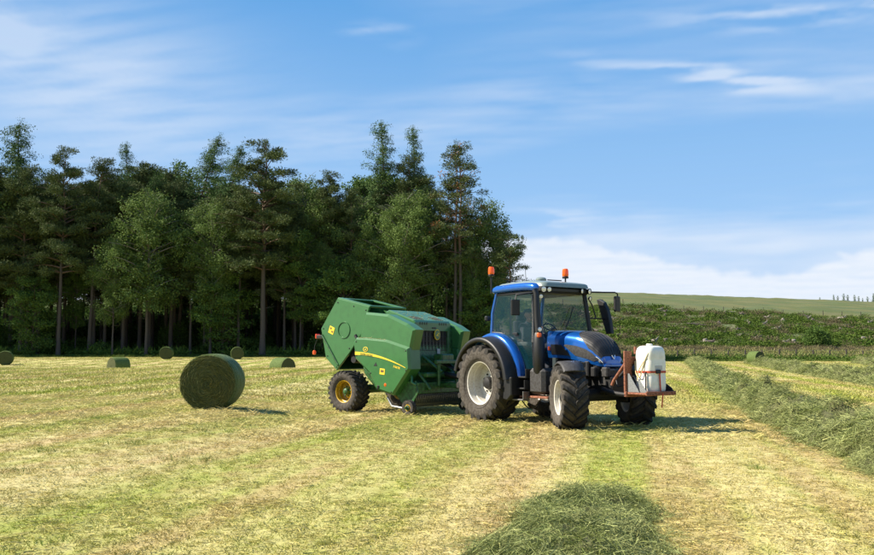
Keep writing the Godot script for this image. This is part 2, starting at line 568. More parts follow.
func hill_colour(x: float, y: float, z: float) -> Color:
	var d := -z
	var n := nz.get_noise_2d(x * 0.1, z * 0.1)
	var n2 := nz2.get_noise_2d(x * 0.35, z * 0.35)
	var n3 := nz2.get_noise_2d(x * 0.02 + 50.0, z * 0.035)
	var grass := Color(0.072, 0.1, 0.02).lerp(Color(0.125, 0.125, 0.035), clampf(0.45 + n3 * 1.5 + n * 0.4, 0.0, 1.0))
	var wild := Color(0.08, 0.12, 0.03).lerp(Color(0.2, 0.165, 0.115), clampf(0.35 + n * 1.2 + n2 * 0.8, 0.0, 1.0))
	var brash := Color(0.17, 0.11, 0.085).lerp(Color(0.1, 0.08, 0.06), clampf(0.5 + n2 * 1.5, 0.0, 1.0))
	var verge := Color(0.13, 0.18, 0.04).lerp(Color(0.25, 0.23, 0.1), clampf(0.4 + n2 * 1.4, 0.0, 1.0))
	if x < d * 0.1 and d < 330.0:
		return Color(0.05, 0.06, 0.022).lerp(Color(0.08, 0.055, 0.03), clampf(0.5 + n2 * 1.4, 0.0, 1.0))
	var e := d + n * 6.0
	var c := verge.lerp(brash, smoothstep(122.0, 128.0, e))
	c = c.lerp(wild, smoothstep(142.0, 152.0, e))
	return c.lerp(grass, smoothstep(236.0, 242.0, e))

func make_land() -> void:
	nz.seed = 41
	nz.frequency = 1.0
	nz.fractal_octaves = 3
	nz2.seed = 77
	nz2.frequency = 1.0
	nz2.fractal_octaves = 4
	var xs := spaced(-500.0, 500.0, 0.0, 0.16, 9.0, 1.035)
	var zs := spaced(-100.0, 60.0, -8.0, 0.16, 5.0, 1.02)
	var f := put_mesh("field_ground", sheet(xs, zs, func(x, _y, z): return sward(x, z)), M.field_soil, self)
	f.set_meta("kind", "structure")
	var xs2 := spaced(-900.0, 1100.0, 60.0, 2.0, 120.0, 1.05)
	var zl := []
	var d := 100.0
	while d < 1500.0:
		zl.append(-d)
		d += maxf(1.5, (d - 100.0) * 0.02)
	zl.append(-1500.0)
	zl.reverse()
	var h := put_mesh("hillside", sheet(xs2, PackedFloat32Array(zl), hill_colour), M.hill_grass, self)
	h.set_meta("kind", "structure")

# ---------------------------------------------------------------- loose and growing grass
func strip_blade(st: SurfaceTool, p: Vector3, dir: Vector3, bend: Vector3, len: float, w: float, n: int) -> void:
	var side := dir.cross(Vector3(rng.randf() - 0.5, rng.randf() - 0.5, rng.randf() - 0.5)).normalized() * w * 0.5
	var prev := p
	var pw := side
	for i in n:
		var t := float(i + 1) / n
		var q := p + dir * (len * t) + bend * (t * t * len)
		var qw := side * (1.0 - 0.75 * t)
		if i == n - 1:
			st.add_vertex(prev - pw); st.add_vertex(prev + pw); st.add_vertex(q)
		else:
			quad(st, prev - pw, prev + pw, q + qw, q - qw)
		prev = q
		pw = qw

func tuft(blades: int, spread: float, h: float, w: float) -> ArrayMesh:
	var st := begin()
	for i in blades:
		var a := rng.randf() * TAU
		var r := sqrt(rng.randf()) * spread
		var dir := Vector3(rng.randf_range(-0.7, 0.7), 1.0, rng.randf_range(-0.7, 0.7)).normalized()
		var v := rng.randf_range(0.7, 1.25)
		st.set_color(Color(v, v, v * rng.randf_range(0.8, 1.1)))
		strip_blade(st, Vector3(cos(a) * r, -0.005, sin(a) * r), dir, Vector3(rng.randf_range(-0.5, 0.5), rng.randf_range(-0.6, 0.0), rng.randf_range(-0.5, 0.5)), h * rng.randf_range(0.5, 1.1), w, 2)
	return mesh_of(st)

func litter(blades: int, spread: float, len: float, w: float) -> ArrayMesh:   # cut stems lying about
	var st := begin()
	for i in blades:
		var a := rng.randf() * TAU
		var r := sqrt(rng.randf()) * spread
		var dir := Vector3(rng.randf_range(-1, 1), rng.randf_range(-0.05, 0.3), rng.randf_range(-1, 1)).normalized()
		var v := rng.randf_range(0.7, 1.4)
		st.set_color(Color(v, v, v * rng.randf_range(0.7, 1.05)))
		strip_blade(st, Vector3(cos(a) * r, rng.randf_range(0.005, 0.035), sin(a) * r), dir, Vector3(0, -0.15, 0), len * rng.randf_range(0.5, 1.2), w, 2)
	return mesh_of(st)

func scatter(called: String, m: Mesh, mt: Material, xf: Array, cols: Array, parent: Node) -> MultiMeshInstance3D:
	var mm := MultiMesh.new()
	mm.transform_format = MultiMesh.TRANSFORM_3D
	mm.use_colors = true
	mm.mesh = m
	mm.instance_count = xf.size()
	for i in xf.size():
		mm.set_instance_transform(i, xf[i])
		mm.set_instance_color(i, cols[i])
	var o := MultiMeshInstance3D.new()
	o.multimesh = mm
	o.material_override = mt
	if parent == self:
		o.name = numbered(called)
		add_child(o)
	else:
		o.name = called
		parent.add_child(o, true)
	o.set_meta("kind", "stuff")
	return o

func make_stubble() -> void:
	rng.seed = 100
	var kinds := [tuft(11, 0.05, 0.055, 0.006), tuft(14, 0.07, 0.045, 0.007), litter(9, 0.10, 0.10, 0.006), tuft(16, 0.13, 0.07, 0.012), litter(12, 0.2, 0.18, 0.012), tuft(16, 0.28, 0.10, 0.03)]
	var xf := [[], [], [], [], [], []]
	var cl := [[], [], [], [], [], []]
	for ring in [[4.2, 9.0, 230.0, 0], [9.0, 15.0, 120.0, 0], [15.0, 26.0, 45.0, 1], [26.0, 48.0, 14.0, 2], [48.0, 99.0, 5.0, 2]]:
		var d0: float = ring[0]
		var d1: float = ring[1]
		var n := int(0.56 * (d1 * d1 - d0 * d0) * ring[2] * 1.12)
		for i in n:
			var d := sqrt(lerpf(d0 * d0, d1 * d1, rng.randf()))
			var x := rng.randf_range(-0.56, 0.56) * d + rng.randf_range(-0.8, 0.8)
			var z := -d
			var k: int
			if ring[3] == 0: k = [0, 0, 1, 1, 2, 2][rng.randi() % 6]
			elif ring[3] == 1: k = [3, 3, 4][rng.randi() % 3]
			else: k = 5
			var c := sward(x, z)
			if k == 2 or k == 4:
				c = c.lerp(Color(0.5, 0.42, 0.2), 0.55)
			else:
				c = c.lerp(Color(0.25, 0.32, 0.055), rng.randf() * 0.3)
			c = c * rng.randf_range(0.8, 1.25)
			c.a = 1.0
			var sc := rng.randf_range(0.7, 1.3)
			xf[k].append(Transform3D(Basis(Vector3.UP, rng.randf() * TAU).scaled(Vector3(sc, sc * rng.randf_range(0.7, 1.2), sc)), ground(x, z)))
			cl[k].append(c)
	var names := ["stubble_grass", "stubble_grass", "cut_stems", "stubble_grass", "cut_stems", "stubble_grass"]
	for k in 6:
		var o := scatter(names[k], kinds[k], M.blade, xf[k], cl[k], self)
		o.set_meta("label", "short mown grass stubble over the field" if names[k] == "stubble_grass" else "dry cut stems lying on the mown field")
		o.set_meta("category", "grass")
	# scattered darker regrowth clumps and dropped wisps of cut grass
	var t2 := tuft(22, 0.14, 0.13, 0.008)
	var x2 := []
	var c2 := []
	for i in 120:
		var d := sqrt(lerpf(25.0, 1000.0, rng.randf()))
		var x := rng.randf_range(-0.55, 0.55) * d
		for j in rng.randi_range(2, 6):
			var xx := x + rng.randf_range(-0.35, 0.35)
			var zz := -d + rng.randf_range(-0.2, 0.2)
			x2.append(Transform3D(Basis(Vector3.UP, rng.randf() * TAU).scaled(Vector3.ONE * rng.randf_range(0.5, 1.1)), ground(xx, zz)))
			c2.append(Color(0.12, 0.17, 0.03) * rng.randf_range(0.8, 1.3))
	var rg := scatter("regrowth_tufts", t2, M.blade, x2, c2, self)
	rg.set_meta("label", "darker green regrowth tufts dotted over the field")
	rg.set_meta("category", "grass")

func hay_clump(n: int, r: float, len: float, w: float) -> ArrayMesh:
	var st := begin()
	for i in n:
		var dir := Vector3(rng.randf_range(-1, 1), rng.randf_range(-0.5, 0.6), rng.randf_range(-1, 1)).normalized()
		var v := rng.randf_range(0.5, 1.3)
		var pale := rng.randf()
		st.set_color(Color(v, v, v) if pale < 0.86 else Color(v * 1.5, v * 1.4, v * 1.3))
		strip_blade(st, Vector3(rng.randf_range(-r, r), rng.randf_range(-0.05, 0.07), rng.randf_range(-r, r)) - dir * len * 0.4, dir, Vector3(rng.randf_range(-0.9, 0.9), rng.randf_range(-0.8, 0.3), rng.randf_range(-0.9, 0.9)), len * rng.randf_range(0.6, 1.2), w, 4)
	return mesh_of(st)

func windrow(path: Array, half: float, high: float, dens: float, label: String, taper0: bool) -> void:
	# path of (distance, x) pairs; the heap follows it over the ground
	var pts := []
	var along := 0.0
	for i in path.size() - 1:
		var a := Vector2(path[i][1], -path[i][0])
		var b := Vector2(path[i + 1][1], -path[i + 1][0])
		var far: float = maxf(path[i][0], path[i + 1][0])
		var n := int(ceil((b - a).length() / clampf(far * 0.012, 0.12, 0.6)))
		for k in n:
			pts.append(a.lerp(b, float(k) / n))
	pts.append(Vector2(path[-1][1], -path[-1][0]))
	var root := base("grass_windrow", ground(pts[0].x, pts[0].y), 0.0, label, "windrow", "windrows of cut grass")
	var off := root.position
	var rings := []
	var xf := [[], [], [], [], [], []]
	var cl := [[], [], [], [], [], []]
	for i in pts.size():
		var p: Vector2 = pts[i]
		var t: Vector2 = (pts[mini(i + 1, pts.size() - 1)] - pts[maxi(i - 1, 0)]).normalized()
		var s := Vector2(-t.y, t.x)
		along = 0.0 if i == 0 else along + (p - pts[i - 1]).length()
		var end := 1.0
		if taper0: end = smoothstep(0.0, 0.9, along)
		var hh := high * (1.0 + 0.45 * nz.get_noise_1d(along * 0.8 + p.x)) * (0.12 + 0.88 * end)
		var ww := half * (1.0 + 0.28 * nz2.get_noise_1d(along * 0.55 + 31.0 + p.x)) * (0.45 + 0.55 * end)
		var sway := 0.25 * nz.get_noise_1d(along * 0.35 + 70.0)
		var ring := PackedVector3Array()
		for k in 13:
			var u := k / 6.0 - 1.0
			var q := p + s * (u * ww + sway)
			var lump := nz2.get_noise_2d(q.x * 1.5, q.y * 1.5) * 1.3 + nz.get_noise_2d(q.x * 3.8, q.y * 3.8) * 0.8
			var y := hh * pow(maxf(0.0, 1.0 - u * u), 0.75) * (1.0 + lump) - 0.02 + 0.16 * maxf(0.0, nz2.get_noise_2d(q.x * 3.1 + 8.0, q.y * 3.1)) * maxf(0.0, 1.0 - u * u)
			ring.append(Vector3(q.x, land(q.x, q.y) + y, q.y) - off)
		rings.append(ring)
		var step: float = 0.2 if i == 0 else (p - pts[i - 1]).length()
		var d := -p.y
		var want: float = dens * step * 2.0 * ww * (1.0 if d < 14.0 else (0.55 if d < 28.0 else 0.2))
		var cnt := int(want) + (1 if rng.randf() < want - int(want) else 0)
		for c in cnt:
			var u := rng.randf_range(-1.12, 1.12) if rng.randf() < 0.93 else rng.randf_range(1.0, 1.7) * (1.0 if rng.randf() < 0.5 else -1.0)
			var q := p + s * (u * ww + sway) + t * rng.randf_range(-0.1, 0.1)
			var lump := nz2.get_noise_2d(q.x * 1.5, q.y * 1.5) * 1.3 + nz.get_noise_2d(q.x * 3.8, q.y * 3.8) * 0.8
			var y := hh * pow(maxf(0.0, 1.0 - u * u), 0.75) * (1.0 + lump) + 0.16 * maxf(0.0, nz2.get_noise_2d(q.x * 3.1 + 8.0, q.y * 3.1)) * maxf(0.0, 1.0 - u * u)
			var col := Color(0.18, 0.22, 0.07).lerp(Color(0.35, 0.37, 0.15), rng.randf()) * rng.randf_range(0.75, 1.25)
			if rng.randf() < 0.12: col = Color(0.12, 0.15, 0.035)
			var bs := Basis(Vector3.UP, rng.randf() * TAU).rotated(Vector3(t.x, 0, t.y), clampf(u, -1.0, 1.0) * 0.6 * rng.randf())
			var lie := 1.0 if absf(u) < 1.1 else 0.35
			var tr := Transform3D((Basis.from_scale(Vector3(1, lie, 1)) * bs).scaled(Vector3.ONE * rng.randf_range(0.75, 1.25)), Vector3(q.x, land(q.x, q.y) + y, q.y) - off)
			var hk := rng.randi() % 3 if d < 12.5 else (3 + rng.randi() % 2 if d < 28.0 else 5)
			xf[hk].append(tr)
			cl[hk].append(col)
	var st := begin()
	loft(st, rings, false, 1)
	obj("heap", st, M.hay_mound, root)
	for hk in 6:
		if xf[hk].size(): scatter("loose_strands", HAY[hk], M.hay, xf[hk], cl[hk], root)

var HAY := []

func make_windrows() -> void:
	rng.seed = 200
	for i in 3: HAY.append(hay_clump(60, 0.12, 0.13, 0.0045))
	for i in 2: HAY.append(hay_clump(50, 0.16, 0.22, 0.009))
	HAY.append(hay_clump(44, 0.3, 0.42, 0.018))
	windrow([[9.25, 1.8], [7.75, 1.36], [6.4, 0.98], [4.6, 0.5], [3.2, 0.15]], 0.58, 0.13, 190.0, "low end of a dull green cut-grass windrow in the foreground", true)
	windrow([[5.0, 5.0], [11.9, 6.42], [15.5, 7.17], [19.5, 8.03], [30.0, 10.7], [45.0, 14.8], [60.0, 19.1], [80.0, 24.5], [96.0, 28.6]], 0.7, 0.36, 110.0, "long thick green windrow of cut grass running past the tractor's right", false)
	windrow([[30.0, 18.4], [41.0, 21.6], [60.0, 26.3], [75.0, 30.0], [92.0, 33.9]], 1.0, 0.42, 60.0, "second windrow of cut grass, right of the long thick one", false)
	windrow([[62.0, 37.2], [75.0, 40.8], [92.0, 45.5]], 1.2, 0.42, 60.0, "farthest right windrow of cut grass near the boundary verge", false)

# ---------------------------------------------------------------- bales
func bale_parts(detail: bool) -> Node3D:
	var root := Node3D.new()
	var R := 0.675
	var L := 1.22
	var segs := 64 if detail else 36
	# wrapped roll: axis along local z, slightly out of round
	var st := begin()
	var rings := []
	for i in 15:
		var z := lerpf(-L * 0.5, L * 0.5, i / 14.0)
		var e := absf(z) / (L * 0.5)
		var r := R * (1.0 - 0.05 * pow(e, 6.0))
		var ring := PackedVector3Array()
		for k in segs:
			var a := TAU * k / segs
			var rr := r * (1.0 + 0.012 * nz.get_noise_2d(cos(a) * 1.5 + z * 2.0, sin(a) * 1.5) + 0.006 * nz2.get_noise_2d(a * 5.0, z * 9.0))
			if sin(a) < -0.9: rr = minf(rr, 0.955 * R / maxf(0.2, -sin(a)))
			ring.append(Vector3(cos(a) * rr, sin(a) * rr, z))
		rings.append(ring)
	loft(st, rings, true, 1)
	put_mesh("wrapped_roll", mesh_of(st), M.net_wrap, root)
	# ends: a spiral of stems
	for s in [-1.0, 1.0]:
		st = begin()
		var er := []
		for j in 11:
			var ring := PackedVector3Array()
			var f := 1.0 - j / 10.0
			for k in segs:
				var src: Vector3 = rings[14 if s > 0 else 0][k]
				var bul := 0.03 * (1.0 - f * f) + 0.022 * nz2.get_noise_2d(f * 14.0 + k * 0.4 * TAU / segs, cos(TAU * k / segs) * 2.0)
				ring.append(Vector3(src.x * f, src.y * f, src.z + s * (bul if j > 0 else 0.0)))
			er.append(ring)
		if s < 0: er.reverse()
		loft(st, er, true, 1)
		put_mesh("end_face", mesh_of(st), M.bale_end, root)
		if detail:
			st = begin()
			for i in 4200:
				var f := sqrt(rng.randf()) * 0.98
				var a := rng.randf() * TAU
				var p := Vector3(cos(a) * f * R * 0.97, sin(a) * f * R * 0.97, s * (L * 0.5 + 0.03 * (1.0 - f * f) - 0.005))
				var dir := (Vector3(-sin(a), cos(a), 0.0) + Vector3(cos(a), sin(a), 0) * rng.randf_range(-0.7, 0.7) + Vector3(0, 0, s * rng.randf_range(-0.1, 0.5))).normalized()
				var v := rng.randf_range(0.5, 1.2)
				var c := Color(0.11, 0.13, 0.034).lerp(Color(0.36, 0.32, 0.13), rng.randf() * rng.randf()) * v
				c.a = 1.0
				st.set_color(c)
				strip_blade(st, p, dir, Vector3(-cos(a), -sin(a), -0.2 * s) * 0.25, rng.randf_range(0.06, 0.2), 0.008, 2)
			put_mesh("straw_ends", mesh_of(st), M.hay, root).set_meta("kind", "stuff")
	if detail:
		# net threads wound round the roll
		st = begin()
		for i in 70:
			var z := lerpf(-L * 0.49, L * 0.49, i / 69.0) + rng.randf_range(-0.006, 0.006)
			var e := absf(z) / (L * 0.5)
			var r := R * (1.0 - 0.05 * pow(e, 6.0)) + 0.0045
			var hw := 0.012 if i % 9 == 4 else 0.002
			var prev := Vector3()
			for k in segs + 1:
				var a := TAU * k / segs
				var rr := r * (1.0 + 0.012 * nz.get_noise_2d(cos(a) * 1.5 + z * 2.0, sin(a) * 1.5) + 0.006 * nz2.get_noise_2d(a * 5.0, z * 9.0))
				if sin(a) < -0.9: rr = minf(rr, 0.955 * R / maxf(0.2, -sin(a)))
				var q := Vector3(cos(a) * rr, sin(a) * rr, z)
				if k > 0:
					quad(st, prev + Vector3(0, 0, -hw), q + Vector3(0, 0, -hw), q + Vector3(0, 0, hw), prev + Vector3(0, 0, hw))
				prev = q
		put_mesh("net_threads", mesh_of(st), M.net_thread, root).set_meta("kind", "stuff")
		# stems sticking out round the rims and hanging to the ground
		st = begin()
		for i in 900:
			var a := rng.randf() * TAU
			var s := 1.0 if rng.randf() < 0.6 else -1.0
			var c := Color(0.16, 0.18, 0.05).lerp(Color(0.4, 0.36, 0.16), rng.randf()) * rng.randf_range(0.7, 1.2)
			c.a = 1.0
			st.set_color(c)
			var rr := R * rng.randf_range(0.9, 0.985)
			var out := Vector3(cos(a), sin(a), 0)
			strip_blade(st, Vector3(out.x * rr, maxf(out.y * rr, -0.94 * R), s * (L * 0.5 - 0.01)), (out * rng.randf_range(0.1, 0.6) + Vector3(-sin(a), cos(a), 0) * rng.randf_range(-0.6, 0.6) + Vector3(0, 0, s * 0.7)).normalized(), Vector3(0, -0.4, 0), rng.randf_range(0.03, 0.08), 0.006, 2)
		put_mesh("loose_stems", mesh_of(st), M.hay, root).set_meta("kind", "stuff")
	for o in root.get_children():
		o.position.y = 0.955 * R
	return root

func make_bales() -> void:
	rng.seed = 300
	var g := "round bales on the mown field"
	var proto := bale_parts(true)
	var far := bale_parts(false)
	var spots := [
		[-5.42, -20.9, 2.0, "large near round bale of green hay, net wrapped, left of the baler", true],
		[-40.1, -80.0, 20.0, "round bale at the far left edge of the picture", false],
		[-24.4, -66.0, -40.0, "round bale half hidden by the field crest, second from the left edge", false],
		[-28.3, -90.0, 8.0, "small round bale close to the wood, behind and left of the big near bale", false],
		[-20.9, -90.0, 12.0, "small round bale close to the wood, peeping over the big near bale", false],
		[-10.5, -58.5, 52.0, "round bale sunk behind the field crest between big bale and baler", false],
		[32.6, -88.0, 24.0, "lone round bale by the verge right of the white tank", false],
	]
	for s in spots:
		var o: Node3D = (proto if s[4] else far).duplicate()
		o.name = numbered("round_bale")
		add_child(o)
		o.position = ground(s[0], s[1], -0.02)
		o.rotation_degrees.y = s[2]
		tag(o, s[3], "bale", g)
	proto.free()
	far.free()

# ---------------------------------------------------------------- trees
func spray(n: int, r: float, len: float, w: float, c0: Color, c1: Color, droop: float, flat: float) -> ArrayMesh:
	var st := begin()
	for i in n:
		var o := Vector3(rng.randfn(0, 0.5), rng.randfn(0, 0.5) * flat, rng.randfn(0, 0.5)) * r
		var dir := (o.normalized() + Vector3(rng.randf_range(-0.6, 0.6), rng.randf_range(-0.4, 0.8) - droop, rng.randf_range(-0.6, 0.6))).normalized()
		var side := dir.cross(Vector3(rng.randf() - 0.5, rng.randf() - 0.5, rng.randf() - 0.5)).normalized() * w * rng.randf_range(0.6, 1.2)
		var l := len * rng.randf_range(0.6, 1.25)
		var c := c0.lerp(c1, rng.randf())
		st.set_color(c)
		var m := o + dir * l * 0.5
		quad(st, o, m + side, o + dir * l, m - side)
	return mesh_of(st)

var SPR := {}

func make_sprays() -> void:
	rng.seed = 400
	SPR.pine = []
	SPR.birch = []
	SPR.larch = []
	SPR.oak = []
	SPR.brown = []
	for i in 3:
		SPR.pine.append(spray(50, 0.52, 0.3, 0.045, Color(0.045, 0.071, 0.025), Color(0.106, 0.132, 0.046), -0.25, 0.5))
		SPR.birch.append(spray(38, 0.55, 0.22, 0.075, Color(0.066, 0.119, 0.026), Color(0.158, 0.218, 0.063), 0.8, 0.9))
		SPR.larch.append(spray(30, 0.42, 0.28, 0.05, Color(0.053, 0.106, 0.029), Color(0.112, 0.172, 0.053), 0.9, 0.7))
		SPR.oak.append(spray(38, 0.6, 0.25, 0.085, Color(0.048, 0.099, 0.021), Color(0.112, 0.178, 0.040), 0.2, 0.75))
	SPR.brown.append(spray(34, 0.45, 0.28, 0.05, Color(0.211, 0.099, 0.040), Color(0.290, 0.158, 0.066), 0.2, 0.6))

func limb(st: SurfaceTool, a: Vector3, b: Vector3, sag: float, r: float, c: Color) -> Callable:
	var pts := []
	var rad := []
	for i in 5:
		var t := i / 4.0
		pts.append(a.lerp(b, t) + Vector3(0, sag * sin(t * PI), 0))
		rad.append(r * (1.0 - 0.85 * t))
	st.set_color(c)
	tube(st, pts, rad, 5, false)
	return func(t: float) -> Vector3: return a.lerp(b, t) + Vector3(0, sag * sin(t * PI), 0)

func leafy(st: SurfaceTool, kind: String, p: Vector3, sc: float) -> void:
	var l: Array = SPR[kind]
	var b := Basis(Vector3.UP, rng.randf() * TAU).rotated(Vector3.RIGHT, rng.randf_range(-0.3, 0.3)).scaled(Vector3.ONE * sc * rng.randf_range(0.75, 1.25))
	st.append_from(l[rng.randi() % l.size()], 0, Transform3D(b, p))

# Makes a tree root (not yet placed) with trunk and crown. o: H, r, lean, bow, c0 (crown start), wide, kind
func tree(o: Dictionary) -> Node3D:
	var root := Node3D.new()
	var H: float = o.H
	var wood := begin()
	var leaf := begin()
	var lean: Vector3 = o.get("lean", Vector3.ZERO)
	var wob := rng.randf() * 100.0
	var axis := func(y: float) -> Vector3:
		var t := y / H
		return Vector3(nz.get_noise_1d(wob + y * 0.12) * 0.5 * t, y, nz.get_noise_1d(wob + 50.0 + y * 0.12) * 0.5 * t) + lean * (t * t) * H
	var low := Color(0.115, 0.095, 0.08)
	var high: Color = o.get("bark", Color(0.2, 0.12, 0.075))
	var stems: int = o.get("stems", 1)
	for s in stems:
		var pts := []
		var rad := []
		var sh := Vector3(rng.randf_range(-0.5, 0.5), 0, rng.randf_range(-0.4, 0.4)) * (1.0 if stems > 1 else 0.0)
		for i in 13:
			var t := i / 12.0
			pts.append(axis.call(H * t * 0.985) + sh * (1.0 - t * 0.5) + Vector3(0, -0.3 if i == 0 else 0.0, 0))
			rad.append(o.r * (1.35 if i == 0 else 1.0) * (1.0 - 0.93 * t) + 0.02)
		# colour runs up the stem, dark plates below and warmer bark above
		wood.set_color(low)
		tube(wood, pts.slice(0, 7), rad.slice(0, 7), 9, false)
		wood.set_color(low.lerp(high, 0.8))
		tube(wood, pts.slice(6, 13), rad.slice(6, 13), 8, false)
	var kind: String = o.kind
	var c0: float = o.c0
	var y := H * c0
	# dead snags below the crown
	for i in int(o.get("snags", 5)):
		var yy := H * rng.randf_range(0.18, c0 + 0.05)
		var a := rng.randf() * TAU
		var p: Vector3 = axis.call(yy)
		limb(wood, p, p + Vector3(cos(a), rng.randf_range(-0.25, 0.15), sin(a)) * rng.randf_range(0.6, 2.2), 0.0, 0.035, low * 0.9)
	while y < H * 0.985:
		var t := (y / H - c0) / (1.0 - c0)
		var reach: float
		var up: float
		var n: int
		if kind == "pine":
			reach = o.wide * (0.45 + 0.75 * sin(PI * clampf(0.25 + t * 0.62, 0.0, 1.0))) * (1.0 - 0.72 * pow(t, 2.2))
			up = lerpf(-0.05, 0.6, t)
			n = rng.randi_range(3, 5)
		elif kind == "larch":
			reach = o.wide * pow(1.0 - t, 0.8) * 1.05 + 0.25
			up = lerpf(-0.3, 0.25, t)
			n = rng.randi_range(4, 6)
		else:
			reach = o.wide * (0.35 + 0.85 * sin(PI * clampf(0.18 + t * 0.78, 0.0, 1.0)))
			up = lerpf(0.35, 0.9, t)
			n = rng.randi_range(4, 6)
		var a0 := rng.randf() * TAU
		for b in n:
			if rng.randf() < o.get("gap", 0.12): continue
			var a := a0 + TAU * b / n + rng.randf_range(-0.4, 0.4)
			var l := reach * rng.randf_range(0.55, 1.2)
			var p: Vector3 = axis.call(y)
			var q := p + Vector3(cos(a) * l, up * l * rng.randf_range(0.5, 1.2), sin(a) * l)
			var sag := (-0.12 if kind == "larch" else 0.08) * l
			var f := limb(wood, p, q, sag, 0.018 + 0.02 * l, low.lerp(high, 0.5))
			var cnt := int(l * float(o.get("dens", 2.6))) + 1
			# foliage gathers in pads along the limb, with gaps between
			var pads := []
			for k in maxi(2, int(l * 0.9)):
				pads.append(f.call(rng.randf_range(0.3 if kind != "larch" else 0.1, 1.03)) + Vector3(rng.randfn(0, 0.12) * l, rng.randfn(0, 0.1), rng.randfn(0, 0.12) * l))
			for k in cnt:
				var w: Vector3 = pads[rng.randi() % pads.size()]
				w += Vector3(rng.randfn(0, 0.36), rng.randfn(0, 0.13), rng.randfn(0, 0.36))
				if kind == "birch": w.y -= rng.randf() * 1.1
				if kind == "larch": w.y -= rng.randf() * 0.3
				if rng.randf() < o.get("brown", 0.0): leafy(leaf, "brown", w, 0.9)
				else: leafy(leaf, kind, w, o.get("sc", 1.0))
		y += rng.randf_range(0.5, 1.0) * float(o.get("whorl", 0.85))
	for k in 5:
		leafy(leaf, kind, axis.call(H * (0.955 + 0.012 * k)), 0.55)
	put_mesh("trunk", mesh_of(wood), M.bark, root)
	put_mesh("crown", leaf.commit(), M.needle if kind in ["pine", "larch"] else M.leaf, root)
	return root

func bush(r: float, h: float, kind: String, n: int) -> Node3D:
	var root := Node3D.new()
	var wood := begin()
	var leaf := begin()
	for i in 7:
		var a := rng.randf() * TAU
		limb(wood, Vector3(0, -0.1, 0), Vector3(cos(a) * r * 0.7, h * rng.randf_range(0.5, 0.85), sin(a) * r * 0.7), 0.1, 0.03, Color(0.1, 0.08, 0.06))
	for i in n:
		var a := rng.randf() * TAU
		var e := rng.randf()
		var rr := r * sqrt(rng.randf()) * (1.0 - 0.45 * e * e)
		leafy(leaf, kind, Vector3(cos(a) * rr, h * e * (0.85 + 0.3 * nz.get_noise_1d(a * 2.0 + r)), sin(a) * rr), 0.8)
	put_mesh("stems", mesh_of(wood), M.bark, root)
	put_mesh("foliage", leaf.commit(), M.leaf, root)
	return root

func ratio_x(px: float, d: float) -> float:   # lateral place of what stands at that bearing and distance
	return (px - 437.0) / 860.0 * d

